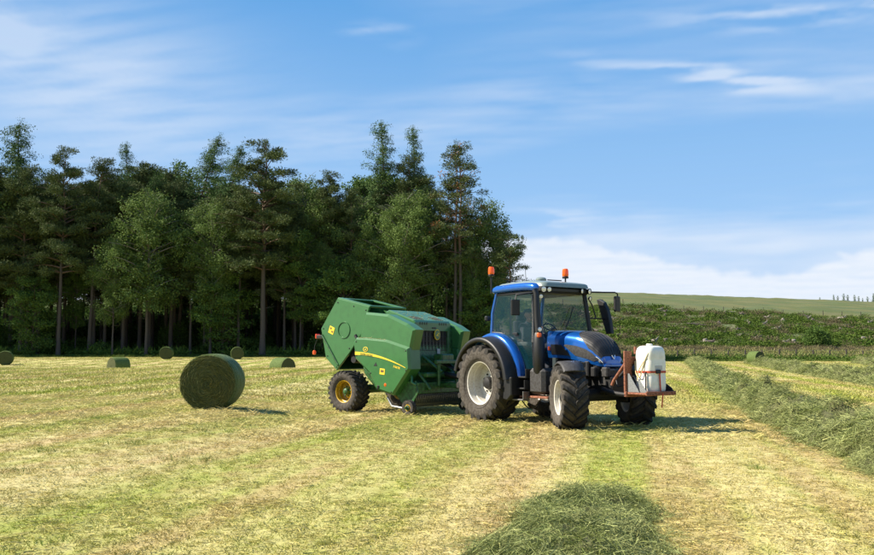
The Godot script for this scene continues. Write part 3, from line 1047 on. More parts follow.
func make_forest() -> void:
	rng.seed = 500
	make_sprays()
	var P := {
		pine_a = tree({H = 24.0, r = 0.27, kind = "pine", c0 = 0.38, wide = 3.6, dens = 5.2, sc = 0.9}),
		pine_b = tree({H = 24.0, r = 0.24, kind = "pine", c0 = 0.48, wide = 3.1, dens = 5.0, gap = 0.25, snags = 9, sc = 0.85}),
		pine_c = tree({H = 24.0, r = 0.3, kind = "pine", c0 = 0.4, wide = 4.6, dens = 5.2, gap = 0.15, sc = 0.9}),
		pine_d = tree({H = 24.0, r = 0.25, kind = "pine", c0 = 0.44, wide = 3.4, dens = 5.0, gap = 0.3, snags = 12, sc = 0.85, lean = Vector3(0.03, 0, 0.02)}),
		pine_red = tree({H = 24.0, r = 0.22, kind = "pine", c0 = 0.46, wide = 2.9, dens = 2.8, gap = 0.28, stems = 2, brown = 0.12, snags = 9, sc = 0.8}),
		pine_flag = tree({H = 15.0, r = 0.16, kind = "pine", c0 = 0.62, wide = 2.3, dens = 3.2, gap = 0.3, snags = 10, sc = 0.75}),
		larch_a = tree({H = 26.0, r = 0.22, kind = "larch", c0 = 0.36, wide = 3.6, dens = 5.0, whorl = 0.75, sc = 0.72, gap = 0.15}),
		larch_b = tree({H = 26.0, r = 0.24, kind = "larch", c0 = 0.4, wide = 4.4, dens = 4.6, gap = 0.25, whorl = 0.9, sc = 0.8}),
		larch_lean = tree({H = 26.0, r = 0.2, kind = "larch", c0 = 0.5, wide = 4.2, dens = 4.6, gap = 0.25, whorl = 0.85, sc = 0.72, lean = Vector3(0.17, -0.02, 0)}),
		birch_a = tree({H = 18.0, r = 0.14, kind = "birch", c0 = 0.34, wide = 3.0, dens = 4.0, bark = Color(0.4, 0.38, 0.35), snags = 2, gap = 0.2, sc = 0.85}),
		birch_b = tree({H = 18.0, r = 0.17, kind = "birch", c0 = 0.28, wide = 4.0, dens = 4.0, bark = Color(0.35, 0.33, 0.3), snags = 2, gap = 0.2, sc = 0.85}),
		oak_a = tree({H = 17.0, r = 0.2, kind = "oak", c0 = 0.36, wide = 3.6, dens = 3.4, bark = Color(0.14, 0.11, 0.09), gap = 0.2, sc = 0.9}),
		oak_c = tree({H = 9.0, r = 0.11, kind = "oak", c0 = 0.1, wide = 2.4, dens = 3.8, bark = Color(0.14, 0.11, 0.09), gap = 0.15, sc = 0.8, snags = 0}),
		oak_b = tree({H = 17.0, r = 0.17, kind = "oak", c0 = 0.32, wide = 2.9, dens = 3.6, bark = Color(0.14, 0.11, 0.09), gap = 0.2, sc = 0.9}),
	}
	var PH := {pine_a = 24.0, pine_b = 24.0, pine_c = 24.0, pine_d = 24.0, pine_red = 24.0, pine_flag = 15.0, larch_a = 26.0, larch_b = 26.0, larch_lean = 26.0, birch_a = 18.0, birch_b = 18.0, oak_a = 17.0, oak_b = 17.0, oak_c = 9.0}
	var NM := {pine = "pine_tree", larch = "larch_tree", birch = "birch_tree", oak = "broadleaf_tree"}
	# [bearing px, top px, distance, kind, width factor, label]
	var main := [
		[10, 119, 112, "larch_b", 1.2, "tall open-crowned larch against the sky at the picture's left edge"],
		[20, 168, 103, "pine_a", 0.95, "dark pine at the forest edge below the leftmost larch"],
		[58, 149, 102, "pine_c", 0.75, "tall dark pine with broad bushy top, behind the leftmost bale"],
		[38, 185, 106, "pine_d", 0.9, "lower ragged pine between the leftmost larch and the bushy pine"],
		[89, 160, 104, "pine_d", 0.95, "dark pine with ragged top right of the tall bushy one"],
		[104, 172, 107, "pine_b", 0.9, "bare-stemmed pine left of the pale green birch"],
		[121, 142, 118, "larch_a", 0.7, "slender pointed conifer tip rising behind the left pines"],
		[139, 162, 110, "pine_b", 1.05, "pine with a layered flat top behind the pale green birch"],
		[165, 172, 113, "pine_a", 0.9, "dark pine below the left leaning larch"],
		[178, 127, 112, "larch_lean", 1.0, "tall thin larch whose tip leans right, left one of the leaning pair"],
		[208, 140, 110, "larch_lean", 0.9, "thin larch whose tip leans right, right one of the leaning pair"],
		[146, 196, 101, "birch_a", 1.15, "pale green birch at the forest edge under the leaning larches"],
		[112, 240, 101, "birch_a", 0.9, "low pale green birch left of the taller pale birch"],
		[210, 205, 102, "birch_a", 1.0, "pale green birch just left of the biggest dark pine"],
		[190, 215, 104, "pine_d", 0.9, "pine standing between the two pale birches"],
		[262, 141, 101, "pine_c", 1.0, "biggest dark bushy pine, standing behind the near bale's right"],
		[238, 190, 103, "pine_b", 0.9, "pine with bare pale trunk beside the biggest dark pine"],
		[284, 200, 104, "pine_a", 0.8, "pine close behind the biggest dark pine on its right"],
		[302, 182, 109, "birch_a", 0.9, "thin-topped green birch right of the biggest dark pine"],
		[328, 174, 106, "pine_a", 0.8, "rounded dark pine above the baler's raised tailgate"],
		[350, 188, 104, "pine_d", 0.85, "ragged pine left of the tallest spire"],
		[381, 121, 108, "larch_a", 1.0, "tallest spire-topped larch in the middle of the wood"],
		[413, 126, 109, "larch_a", 0.75, "narrow conifer with thin wispy tip right of the tallest spire"],
		[409, 158, 107, "pine_c", 0.8, "dark bushy pine directly below the thin wispy tip"],
		[403, 200, 101, "birch_b", 0.95, "large pale green birch above the green baler"],
		[366, 235, 102, "birch_a", 0.9, "pale green birch left of the large one above the baler"],
		[459, 142, 101, "pine_red", 1.0, "twin-stemmed pine with thin twiggy browned top, right part of wood"],
		[446, 180, 104, "pine_d", 0.85, "pine close left of the twin-stemmed one"],
		[484, 205, 104, "birch_a", 1.0, "leafy green birch at the wood's right end behind the cab"],
		[472, 240, 102, "birch_a", 0.8, "low slim birch between the twin-stemmed pine and the cab"],
		[497, 236, 109, "oak_b", 0.7, "small broadleaf tree at the very right end of the wood"],
		[511, 231, 100, "pine_flag", 1.0, "small bare-stemmed pine with flag-like top nearest the tractor cab"],
		[300, 240, 103, "oak_b", 0.9, "low leafy broadleaf tree behind the half-sunk bale"],
		[322, 245, 104, "birch_a", 0.8, "low birch behind the baler's tailgate lamp"],
		[75, 262, 106, "oak_b", 0.7, "low broadleaf tree between the two left pines' trunks"],
		[32, 285, 102, "oak_c", 1.0, "low leafy sapling by the wood's edge right of the leftmost bale"],
		[222, 282, 103, "oak_c", 1.2, "low leafy sapling above the big near bale"],
		[345, 270, 102, "oak_c", 1.2, "leafy sapling just above the baler's tailgate"],
		[478, 285, 102, "oak_c", 1.1, "leafy sapling at the wood's edge behind the tractor's rear"],
		[-30, 150, 104, "pine_a", 1.0, ""], [-55, 165, 106, "birch_b", 1.0, ""], [-85, 150, 103, "pine_c", 0.9, ""], [-120, 160, 108, "larch_a", 1.0, ""],
	]
	var fr := "trees along the front of the wood"
	for m in main:
		plant_tree(P, PH, NM, m[0], m[1], m[2], m[3], m[4], m[5] if m[5] != "" else "conifer or birch just beyond the picture's left edge", fr)
	# trees filling the depth of the wood
	var kinds := ["pine_a", "pine_b", "pine_c", "pine_d", "pine_a", "birch_a", "larch_a", "pine_b", "oak_b"]
	var deep := {pine = "dark pine standing in the depth of the wood, mostly hidden", oak = "broadleaf tree in the depth of the wood, mostly hidden", birch = "birch in the depth of the wood, mostly hidden", larch = "larch in the depth of the wood, mostly hidden"}
	for row in 7:
		var d := 107.0 + row * 6.5
		var px := -140.0 + rng.randf() * 20.0
		while px < 505.0 - row * 4.0:
			var k: String = kinds[rng.randi() % kinds.size()]
			var top := 172.0 + rng.randf() * 40.0 + row * 1.5
			if px > 290.0 and px < 355.0: top += 16.0
			if px > 430.0: top = 205.0 + (px - 430.0) * 0.7 + rng.randf() * 18.0
			plant_tree(P, PH, NM, px, top, d + rng.randf_range(-2.5, 2.5), k, rng.randf_range(0.8, 1.05), deep[k.get_slice("_", 0)], "trees in the depth of the wood")
			px += rng.randf_range(20.0, 38.0) * (1.0 if px < 420.0 else 1.3)
	for k in P: P[k].free()
	# understorey bushes and ferns at the wood's edge
	var bs := [bush(1.8, 2.2, "oak", 110), bush(1.3, 1.5, "oak", 70), bush(2.8, 5.0, "oak", 210)]
	for row in 10:
		var px := -140.0
		while px < 500.0 - row * 4.0:
			var d := 104.0 + row * 7.5 + rng.randf_range(-0.8, 2.5)
			var o: Node3D = bs[(rng.randi() % 2) if row == 0 else (rng.randi() % 3 if row < 4 else 2)].duplicate()
			o.name = numbered("understorey_bush")
			add_child(o)
			o.position = ground(ratio_x(px, d), -d)
			o.rotation.y = rng.randf() * TAU
			o.scale = Vector3.ONE * rng.randf_range(0.6, 1.15) * (1.0 if row < 6 else 1.7)
			tag(o, "leafy understorey bush in the shade under the trees", "bush", "understorey bushes in the wood")
			px += rng.randf_range(16.0, 42.0) * (1.0 if row < 6 else 0.62) if row else rng.randf_range(30.0, 75.0)
	for b in bs: b.free()
	var fern := spray(26, 0.45, 0.5, 0.07, Color(0.07, 0.13, 0.02), Color(0.16, 0.23, 0.045), 0.1, 0.45)
	var gr := tuft(30, 0.35, 0.45, 0.03)
	var xf := []
	var cl := []
	var xg := []
	var cg := []
	for i in 2600:
		var d := 100.0 + rng.randf() * rng.randf() * 16.0
		var x := ratio_x(rng.randf_range(-140.0, 520.0), d)
		var s := rng.randf_range(0.7, 1.5)
		if nz.get_noise_2d(x * 0.15, d * 0.15) > -0.15 and d > 101.0:
			xf.append(Transform3D(Basis(Vector3.UP, rng.randf() * TAU).scaled(Vector3.ONE * s), ground(x, -d, 0.3)))
			cl.append(Color.WHITE)
	for i in 2600:
		var d := 98.6 + rng.randf() * 3.0
		var x := rng.randf_range(-68.0, 60.0)
		xg.append(Transform3D(Basis(Vector3.UP, rng.randf() * TAU).scaled(Vector3.ONE * rng.randf_range(0.6, 1.3)), ground(x, -d)))
		cg.append(Color(0.10, 0.15, 0.03) * rng.randf_range(0.7, 1.3))
	tag(scatter("bracken", fern, M.leaf, xf, cl, self), "bright green bracken along the foot of the wood", "fern")
	tag(scatter("verge_grass", gr, M.blade, xg, cg, self), "strip of longer green grass along the field edge", "grass")

func plant_tree(P: Dictionary, PH: Dictionary, NM: Dictionary, px: float, top: float, d: float, k: String, wf: float, label: String, group: String) -> void:
	var x := ratio_x(px, d)
	var y0 := land(x, -d)
	var v := 277.5 - top
	var th := atan(76.5 / 857.0)
	var yt := 1.5 + d * (857.0 * sin(th) + v * cos(th)) / (857.0 * cos(th) - v * sin(th))
	var sc: float = (yt - y0) / float(PH[k])
	var o: Node3D = P[k].duplicate()
	var kd: String = k.get_slice("_", 0)
	o.name = numbered(NM[kd])
	add_child(o)
	o.position = Vector3(x, y0 - 0.05, -d)
	var turn := rng.randf() * TAU
	if k == "larch_lean": turn = rng.randf_range(-0.3, 0.3)
	var w := sc * wf * (1.0 if sc < 1.15 else 0.95)
	o.basis = Basis(Vector3.UP, turn) * Basis.from_scale(Vector3(w, sc, w))
	tag(o, label, {pine = "pine tree", larch = "larch tree", birch = "birch tree", oak = "tree"}[kd], group)

# ---------------------------------------------------------------- cleared hillside, fences, far trees
func fence(called: String, pts: Array, step: float, h: float, label: String) -> void:
	var a0: Vector2 = pts[0]
	var root := base(called, ground(a0.x, a0.y), 0.0, label, "fence")
	var post := begin()
	tube(post, [Vector3(0, -0.3, 0), Vector3(0, h - 0.06, 0), Vector3(0, h, 0)], [0.095, 0.09, 0.05], 7)
	var pm := mesh_of(post)
	var tops := []
	for i in pts.size() - 1:
		var a: Vector2 = pts[i]
		var b: Vector2 = pts[i + 1]
		var n := int((b - a).length() / step)
		for k in n:
			var p := a.lerp(b, float(k) / n)
			var g := ground(p.x, p.y) - root.position
			var o := put_mesh("post", pm, M.post_wood, root)
			o.position = g
			o.rotation = Vector3(rng.randf_range(-0.05, 0.05), rng.randf() * TAU, rng.randf_range(-0.05, 0.05))
			o.scale.y = rng.randf_range(0.9, 1.12)
			tops.append(g)
	for w in [0.35, 0.65, 0.95]:
		var st := begin()
		var line := []
		for g in tops: line.append(g + Vector3(0, h * w, 0))
		tube(st, line, 0.006, 3, false)
		obj("wire", st, M.galvanised, root)

func make_hill() -> void:
	rng.seed = 600
	fence("field_fence", [Vector2(8, -104.5), Vector2(25, -104.0), Vector2(60, -104.5), Vector2(90, -106.0)], 2.05, 1.15, "low post and wire fence along the field's far edge")
	fence("hill_fence", [Vector2(30, -243.0), Vector2(70, -243.0), Vector2(110, -244.0), Vector2(160, -247.0)], 5.2, 1.35, "post and wire fence along the top of the cleared slope")
	# scrub on the cleared slope
	var kinds := [spray(80, 0.8, 0.26, 0.075, Color(0.035, 0.075, 0.012), Color(0.13, 0.18, 0.035), 0.0, 0.5), spray(60, 0.75, 0.28, 0.06, Color(0.085, 0.075, 0.04), Color(0.185, 0.16, 0.1), 0.0, 0.45), spray(30, 0.6, 0.5, 0.06, Color(0.17, 0.17, 0.06), Color(0.28, 0.25, 0.12), -0.4, 0.6)]
	var xf := [[], [], []]
	var cl := [[], [], []]
	for i in 19000:
		var d := lerpf(124.0, 240.0, rng.randf())
		var x := rng.randf_range(0.08, 0.6) * d
		var n := nz.get_noise_2d(x * 0.09, d * 0.07)
		var n2 := nz2.get_noise_2d(x * 0.3 + 5.0, d * 0.3)
		var k := 0
		if d < 146.0: k = 1 if n2 > -0.1 else 2
		elif n * 1.2 + n2 * 0.7 > 0.34: k = 1
		if d < 146.0 and rng.randf() < 0.3: continue
		if n2 < -0.1 and rng.randf() < 0.55: continue
		if d > 226.0 and n2 < 0.05 and rng.randf() < 0.5: continue
		var s := rng.randf_range(0.6, 1.4) * (0.6 if d < 146.0 else clampf(0.8 + 1.4 * nz2.get_noise_2d(x * 0.12 + 30.0, d * 0.1), 0.4, 1.4))
		var dk := rng.randf_range(0.75, 1.2)
		xf[k].append(Transform3D(Basis(Vector3.UP, rng.randf() * TAU).scaled(Vector3(s, s * rng.randf_range(0.7, 1.3), s)), ground(x, -d, 0.25 * s)))
		cl[k].append(Color(dk, dk, dk * rng.randf_range(0.8, 1.0)))
	for i in 5200:
		var d := lerpf(101.0, 123.0, rng.randf())
		var x := rng.randf_range(0.06, 0.6) * d
		var s := rng.randf_range(0.35, 0.8)
		xf[2].append(Transform3D(Basis(Vector3.UP, rng.randf() * TAU).scaled(Vector3(s, s * rng.randf_range(0.8, 1.3), s)), ground(x, -d, 0.2 * s)))
		var g := Color(0.75, 0.95, 0.6) if rng.randf() < 0.6 else Color(1, 0.95, 0.9)
		cl[2].append(g * rng.randf_range(0.7, 1.1))
	var lb := ["low green scrub and bracken covering the cleared slope", "brown heather and dead bracken patches on the cleared slope", "long dry grass by the fence and among the scrub"]
	for k in 3:
		tag(scatter(["hillside_scrub", "hillside_heather", "rough_grass"][k], kinds[k], M.leaf, xf[k], cl[k], self), lb[k], ["scrub", "heather", "grass"][k])
	# nettles along the right field edge
	var xn := []
	var cn := []
	var nt := spray(40, 0.4, 0.3, 0.09, Color(0.06, 0.12, 0.02), Color(0.11, 0.18, 0.03), 0.0, 0.8)
	for i in 1500:
		var d := 100.2 + rng.randf() * 2.6
		var x := rng.randf_range(8.0, 62.0)
		xn.append(Transform3D(Basis(Vector3.UP, rng.randf() * TAU).scaled(Vector3.ONE * rng.randf_range(0.4, 0.8)), ground(x, -d, 0.15)))
		cn.append(Color.WHITE * rng.randf_range(0.8, 1.1))
	tag(scatter("verge_nettles", nt, M.leaf, xn, cn, self), "dark green weeds in front of the field fence", "weeds")
	# stumps and bleached branches left by the felling
	var stump := begin()
	stump.set_color(Color.WHITE)
	lathe(stump, [Vector2(0.62, -0.3), Vector2(0.46, 0.05), Vector2(0.38, 0.3), Vector2(0.36, 0.62), Vector2(0.3, 0.66), Vector2(0.0, 0.64)], 11, Transform3D(ROTX(-90), Vector3.ZERO))
	for i in 5:
		var a := TAU * i / 5.0 + 0.3
		limb(stump, Vector3(cos(a) * 0.35, 0.15, sin(a) * 0.35), Vector3(cos(a) * 0.95, -0.12, sin(a) * 0.95), 0.03, 0.13, Color.WHITE)
	var sm := mesh_of(stump)
	var root_plate := begin()
	for i in 13:
		var a := rng.randf() * TAU
		limb(root_plate, Vector3(0, 0.5, 0), Vector3(cos(a) * rng.randf_range(0.6, 1.2), 0.5 + rng.randf_range(-0.5, 0.8), sin(a) * 0.4), rng.randf_range(-0.2, 0.2), 0.14, Color.WHITE)
	tube(root_plate, [Vector3(0, 0.45, 0.1), Vector3(0.3, 0.35, -1.6)], [0.3, 0.22], 8)
	var rp := mesh_of(root_plate)
	var log_st := begin()
	log_st.set_color(Color.WHITE)
	tube(log_st, [Vector3(-1.9, 0.15, 0), Vector3(-0.6, 0.3, 0.1), Vector3(0.8, 0.25, -0.05), Vector3(1.9, 0.35, 0.1)], [0.17, 0.15, 0.12, 0.07], 8)
	limb(log_st, Vector3(0.2, 0.28, 0), Vector3(0.9, 0.8, 0.5), 0.05, 0.06, Color.WHITE)
	limb(log_st, Vector3(-0.7, 0.28, 0), Vector3(-0.2, 0.75, -0.5), 0.05, 0.06, Color.WHITE)
	var lm := mesh_of(log_st)
	var grey_wood: StandardMaterial3D = M.dead_wood.duplicate()
	grey_wood.albedo_color = lin(0.15, 0.13, 0.12)
	for i in 95:
		var d := lerpf(150.0, 238.0, rng.randf())
		var x := rng.randf_range(0.17, 0.54) * d
		var kd := rng.randi() % 3
		var o := put_mesh(["tree_stump", "upturned_root", "fallen_log"][kd], [sm, rp, lm][kd], M.dead_wood if rng.randf() < 0.5 else grey_wood, self)
		o.position = ground(x, -d, 0.15)
		o.rotation = Vector3(rng.randf_range(-0.15, 0.15), rng.randf() * TAU, rng.randf_range(-0.15, 0.15))
		o.scale = Vector3.ONE * rng.randf_range(0.55, 1.15)
		tag(o, ["bleached tree stump among green scrub on the cleared slope", "upturned root plate among green scrub on the cleared slope", "bleached fallen log among green scrub on the cleared slope"][kd], ["stump", "root plate", "log"][kd], ["stumps on the cleared slope", "root plates on the cleared slope", "logs on the cleared slope"][kd])
	# the lone round bush and the conifers on the skyline
	var b := bush(2.2, 3.4, "oak", 260)
	b.name = numbered("round_bush")
	add_child(b)
	b.position = ground(ratio_x(817.0, 146.0), -146.0)
	tag(b, "lone dark round bush at the foot of the cleared slope", "bush")
	var f := tree({H = 12.0, r = 0.2, kind = "larch", c0 = 0.08, wide = 2.8, dens = 2.4, whorl = 1.1})
	for px in [822, 836, 840, 846, 850, 857, 861, 865, 870, 876, 883]:
		var d := 640.0 + rng.randf_range(-15.0, 15.0)
		var o: Node3D = f.duplicate()
		o.name = numbered("skyline_conifer")
		add_child(o)
		var x := ratio_x(px, d)
		o.position = ground(x, -d)
		o.rotation.y = rng.randf() * TAU
		o.scale = Vector3.ONE * (rng.randf_range(0.4, 0.62) if px > 830 else 0.35)
		tag(o, "small lone conifer left of the group on the far skyline" if px == 822 else "small dark conifer in the row on the far right skyline", "conifer", "conifers on the skyline")
	f.free()

# ---------------------------------------------------------------- wheels
# wheel centre at the origin, axle along z, outer face towards +z
func wheel(parent: Node, R: float, W: float, bead: float, lugs: int, deep: float, rim_mat: Material, tyre_mat: Material, dish: float, hub_mat: Material) -> Node3D:
	var root := Node3D.new()
	root.name = "wheel"
	parent.add_child(root, true)
	var rc := R - deep
	var h := W * 0.5
	var st := begin()
	lathe(st, [Vector2(bead - 0.02, -h * 0.8), Vector2(bead, -h * 0.86), Vector2(lerpf(bead, rc, 0.3), -h * 0.99), Vector2(lerpf(bead, rc, 0.62), -h * 1.0), Vector2(lerpf(bead, rc, 0.86), -h * 0.94), Vector2(rc * 0.985, -h * 0.84), Vector2(rc, -h * 0.55), Vector2(rc + 0.008, 0.0), Vector2(rc, h * 0.55), Vector2(rc * 0.985, h * 0.84), Vector2(lerpf(bead, rc, 0.86), h * 0.94), Vector2(lerpf(bead, rc, 0.62), h * 1.0), Vector2(lerpf(bead, rc, 0.3), h * 0.99), Vector2(bead, h * 0.86), Vector2(bead - 0.02, h * 0.8)], 72, Transform3D(), 0.3)
	# raised rings moulded on the sidewall
	for s in [-1.0, 1.0]:
		lathe(st, [Vector2(bead + 0.035, s * h * 0.93), Vector2(bead + 0.045, s * h * 0.965), Vector2(bead + 0.06, s * h * 0.98)], 60)
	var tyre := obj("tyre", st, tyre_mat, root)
	# tread: slanting lugs, alternating on the two sides
	st = begin()
	for s in [-1.0, 1.0]:
		for i in lugs:
			var a0 := TAU * (i + (0.5 if s > 0 else 0.0)) / lugs
			var sec := []
			for k in 5:
				var t := k / 4.0
				var z: float = s * lerpf(-0.03 * W, h * 0.97, t)
				var a := a0 + lerpf(0.0, TAU / lugs * 1.15, pow(t, 0.85))
				var wd := lerpf(0.16, 0.24, t) * TAU / lugs
				var rt := R if k < 4 else R - deep * 0.35
				var rb := rc - 0.015 if k < 3 else rc * (0.97 if k == 3 else 0.93)
				var ring := PackedVector3Array()
				for c in [[rb, -wd * 1.25], [rt, -wd * 0.8], [rt, wd * 0.8], [rb, wd * 1.25]]:
					ring.append(Vector3(cos(a + c[1]) * c[0], sin(a + c[1]) * c[0], z))
				sec.append(ring)
			# shoulder end of the lug runs down the sidewall
			var af := a0 + TAU / lugs * 1.22
			var ring2 := PackedVector3Array()
			for c in [[rc * 0.88, -0.2], [rc * 0.905, -0.16], [rc * 0.905, 0.16], [rc * 0.88, 0.2]]:
				ring2.append(Vector3(cos(af + c[1] * TAU / lugs) * c[0], sin(af + c[1] * TAU / lugs) * c[0], s * h * 0.99))
			sec.append(ring2)
			if s < 0:
				for q in sec: q.reverse()
			loft(st, sec, true, -1, true)
	obj("tread", st, M.rubber if tyre_mat == M.dusty_rubber else tyre_mat, tyre)  # darker rubber puts the tread's shade into its colour; sidewalls are dusty
	# rim: lip, barrel and dished disc
	st = begin()
	var f := h * 0.84
	var dz := f - dish
	lathe(st, [Vector2(bead - 0.005, -f), Vector2(bead - 0.05, -f * 0.9), Vector2(bead - 0.06, dz - 0.02), Vector2(bead * 0.62, dz - 0.05), Vector2(bead * 0.5, dz + 0.03), Vector2(bead * 0.3, dz + 0.035), Vector2(0.0, dz + 0.035)], 56)
	lathe(st, [Vector2(bead - 0.06, dz - 0.02), Vector2(bead - 0.062, dz + dish * 0.45), Vector2(bead - 0.045, dz + dish * 0.5), Vector2(bead - 0.04, f * 0.92), Vector2(bead - 0.012, f * 0.97), Vector2(bead + 0.012, f * 1.02), Vector2(bead + 0.012, f * 0.98)], 56)
	var rim := obj("rim", st, rim_mat, root)
	st = begin()
	for k in 8:
		var a := TAU * k / 8.0
		lathe(st, [Vector2(0.022, -0.02), Vector2(0.022, 0.03), Vector2(0.012, 0.038), Vector2(0, 0.038)], 6, Transform3D(Basis(), Vector3(cos(a) * bead * 0.4, sin(a) * bead * 0.4, dz + 0.03)))
	lathe(st, [Vector2(bead * 0.3, dz + 0.02), Vector2(bead * 0.29, dz + 0.08), Vector2(bead * 0.24, dz + 0.13), Vector2(bead * 0.12, dz + 0.15), Vector2(0, dz + 0.15)], 20)
	obj("hub", st, hub_mat, root)
	var _r := rim
	return root

# ---------------------------------------------------------------- tractor (local x forward, z to its right)
var HX := [1.42, 1.7, 2.05, 2.35, 2.58, 2.76, 2.88, 2.96, 2.985]
var HW := [0.43, 0.435, 0.43, 0.42, 0.395, 0.36, 0.315, 0.26, 0.2]
var HT := [2.02, 2.015, 2.0, 1.965, 1.905, 1.81, 1.68, 1.51, 1.38]
var HB := [1.42, 1.42, 1.4, 1.36, 1.32, 1.28, 1.25, 1.24, 1.24]

func hood_at(u: float, v: float, off := 0.0) -> Vector3:   # u 0..1 along, v -1..1 across (0 = crown)
	var f := u * (HX.size() - 1)
	var i := mini(int(f), HX.size() - 2)
	var t := f - i
	var x := lerpf(HX[i], HX[i + 1], t)
	var w: float = lerpf(HW[i], HW[i + 1], t) + off
	var tp: float = lerpf(HT[i], HT[i + 1], t) + off
	var bt: float = lerpf(HB[i], HB[i + 1], t)
	var a := absf(v)
	var s := signf(v)
	var z: float
	var y: float
	var sh: float = minf(0.3, (tp - bt) * 0.62)
	if a < 0.55:      # rounded crown
		var q := a / 0.55 * PI * 0.5
		z = w * pow(sin(q), 0.8)
		y = tp - sh + sh * pow(maxf(0.0, cos(q)), 0.62)
	else:             # flank, tucking in below
		var q := (a - 0.55) / 0.45
		z = w * (1.0 - 0.1 * q * q)
		y = lerpf(tp - sh, bt, q)
	return Vector3(x + off * smoothstep(0.6, 1.0, u), y, z * s)

func hood_patch(u0: Callable, u1: Callable, v0: float, v1: float, off: float, nu: int, nv: int) -> SurfaceTool:
	var st := begin()
	var rings := []
	for j in nv + 1:
		var v := lerpf(v0, v1, float(j) / nv)
		var ring := PackedVector3Array()
		for i in nu + 1:
			ring.append(hood_at(lerpf(u0.call(v), u1.call(v), float(i) / nu), v, off))
		rings.append(ring)
	loft(st, rings, false, 1)
	# returns of the edge towards the hood
	st.set_smooth_group(-1)
	for e in [0, nv]:
		var v: float = [v0, v1][0 if e == 0 else 1]
		for i in nu:
			var a := hood_at(lerpf(u0.call(v), u1.call(v), float(i) / nu), v, off - 0.012)
			var b := hood_at(lerpf(u0.call(v), u1.call(v), float(i + 1) / nu), v, off - 0.012)
			quad(st, rings[e][i], rings[e][i + 1], b, a)
	for j in nv:
		for e in [0, nu]:
			var va := lerpf(v0, v1, float(j) / nv)
			var vb := lerpf(v0, v1, float(j + 1) / nv)
			var f := u0 if e == 0 else u1
			quad(st, rings[j][e], rings[j + 1][e], hood_at(f.call(vb), vb, off - 0.012), hood_at(f.call(va), va, off - 0.012))
	return st

func sheet_poly(pts: Array, _thick: float, dir: Vector3) -> SurfaceTool:   # a pane from 3-D corner points
	var st := begin()
	var c := Vector3()
	for p in pts: c += p
	c /= pts.size()
	for i in pts.size():
		tri_out(st, pts[i], pts[(i + 1) % pts.size()], c, c - dir)
	return st

func lamp(parent: Node, called: String, at: Vector3, r: float, dir: Vector3) -> void:
	var st := begin()
	var b := Basis.looking_at(-dir.normalized(), Vector3.UP if absf(dir.y) < 0.9 else Vector3.RIGHT)
	var X := Transform3D(b, at)
	lathe(st, [Vector2(0, -r * 0.9), Vector2(r * 0.6, -r * 0.8), Vector2(r, -r * 0.2), Vector2(r * 1.08, r * 0.25), Vector2(r * 0.95, r * 0.3), Vector2(r * 0.9, r * 0.12)], 18, X)
	var h := obj(called, st, M.black_plastic, parent)
	st = begin()
	lathe(st, [Vector2(r * 0.92, r * 0.14), Vector2(r * 0.6, r * 0.22), Vector2(0, r * 0.26)], 18, X)
	obj("lens", st, M.lamp_lens, h)

func beacon(parent: Node, foot: Vector3, top: float) -> void:
	var st := begin()
	tube(st, [foot, Vector3(foot.x, top - 0.2, foot.z)], 0.018, 8)
	lathe(st, [Vector2(0.0, 0.0), Vector2(0.07, 0.0), Vector2(0.075, 0.03), Vector2(0.06, 0.05), Vector2(0, 0.05)], 18, Transform3D(ROTX(-90), Vector3(foot.x, top - 0.22, foot.z)))
	var b := obj("beacon", st, M.black_plastic, parent)
	st = begin()
	lathe(st, [Vector2(0.068, 0.0), Vector2(0.074, 0.03), Vector2(0.07, 0.13), Vector2(0.055, 0.17), Vector2(0.0, 0.178)], 20, Transform3D(ROTX(-90), Vector3(foot.x, top - 0.17, foot.z)))
	obj("amber_dome", st, M.amber_lens, b)

func arc_fender(cx: float, cy: float, r: float, z0: float, z1: float, a0: float, a1: float, lip: float, X := Transform3D()) -> SurfaceTool:
	var st := begin()
	var rings := []
	for i in 23:
		var a := deg_to_rad(lerpf(a0, a1, i / 22.0))
		var ring := PackedVector3Array()
		for c in [[r - lip, z1], [r - 0.01, z1 + 0.012], [r + 0.02, z1 - 0.02], [r + 0.035, (z0 + z1) * 0.5], [r + 0.03, z0], [r, z0], [r, z1 - 0.03], [r - lip, z1 - 0.02]]:
			ring.append(X * Vector3(cx + cos(a) * c[0], cy + sin(a) * c[0], c[1]))
		rings.append(ring)
	loft(st, rings, true, 1, true)
	return st

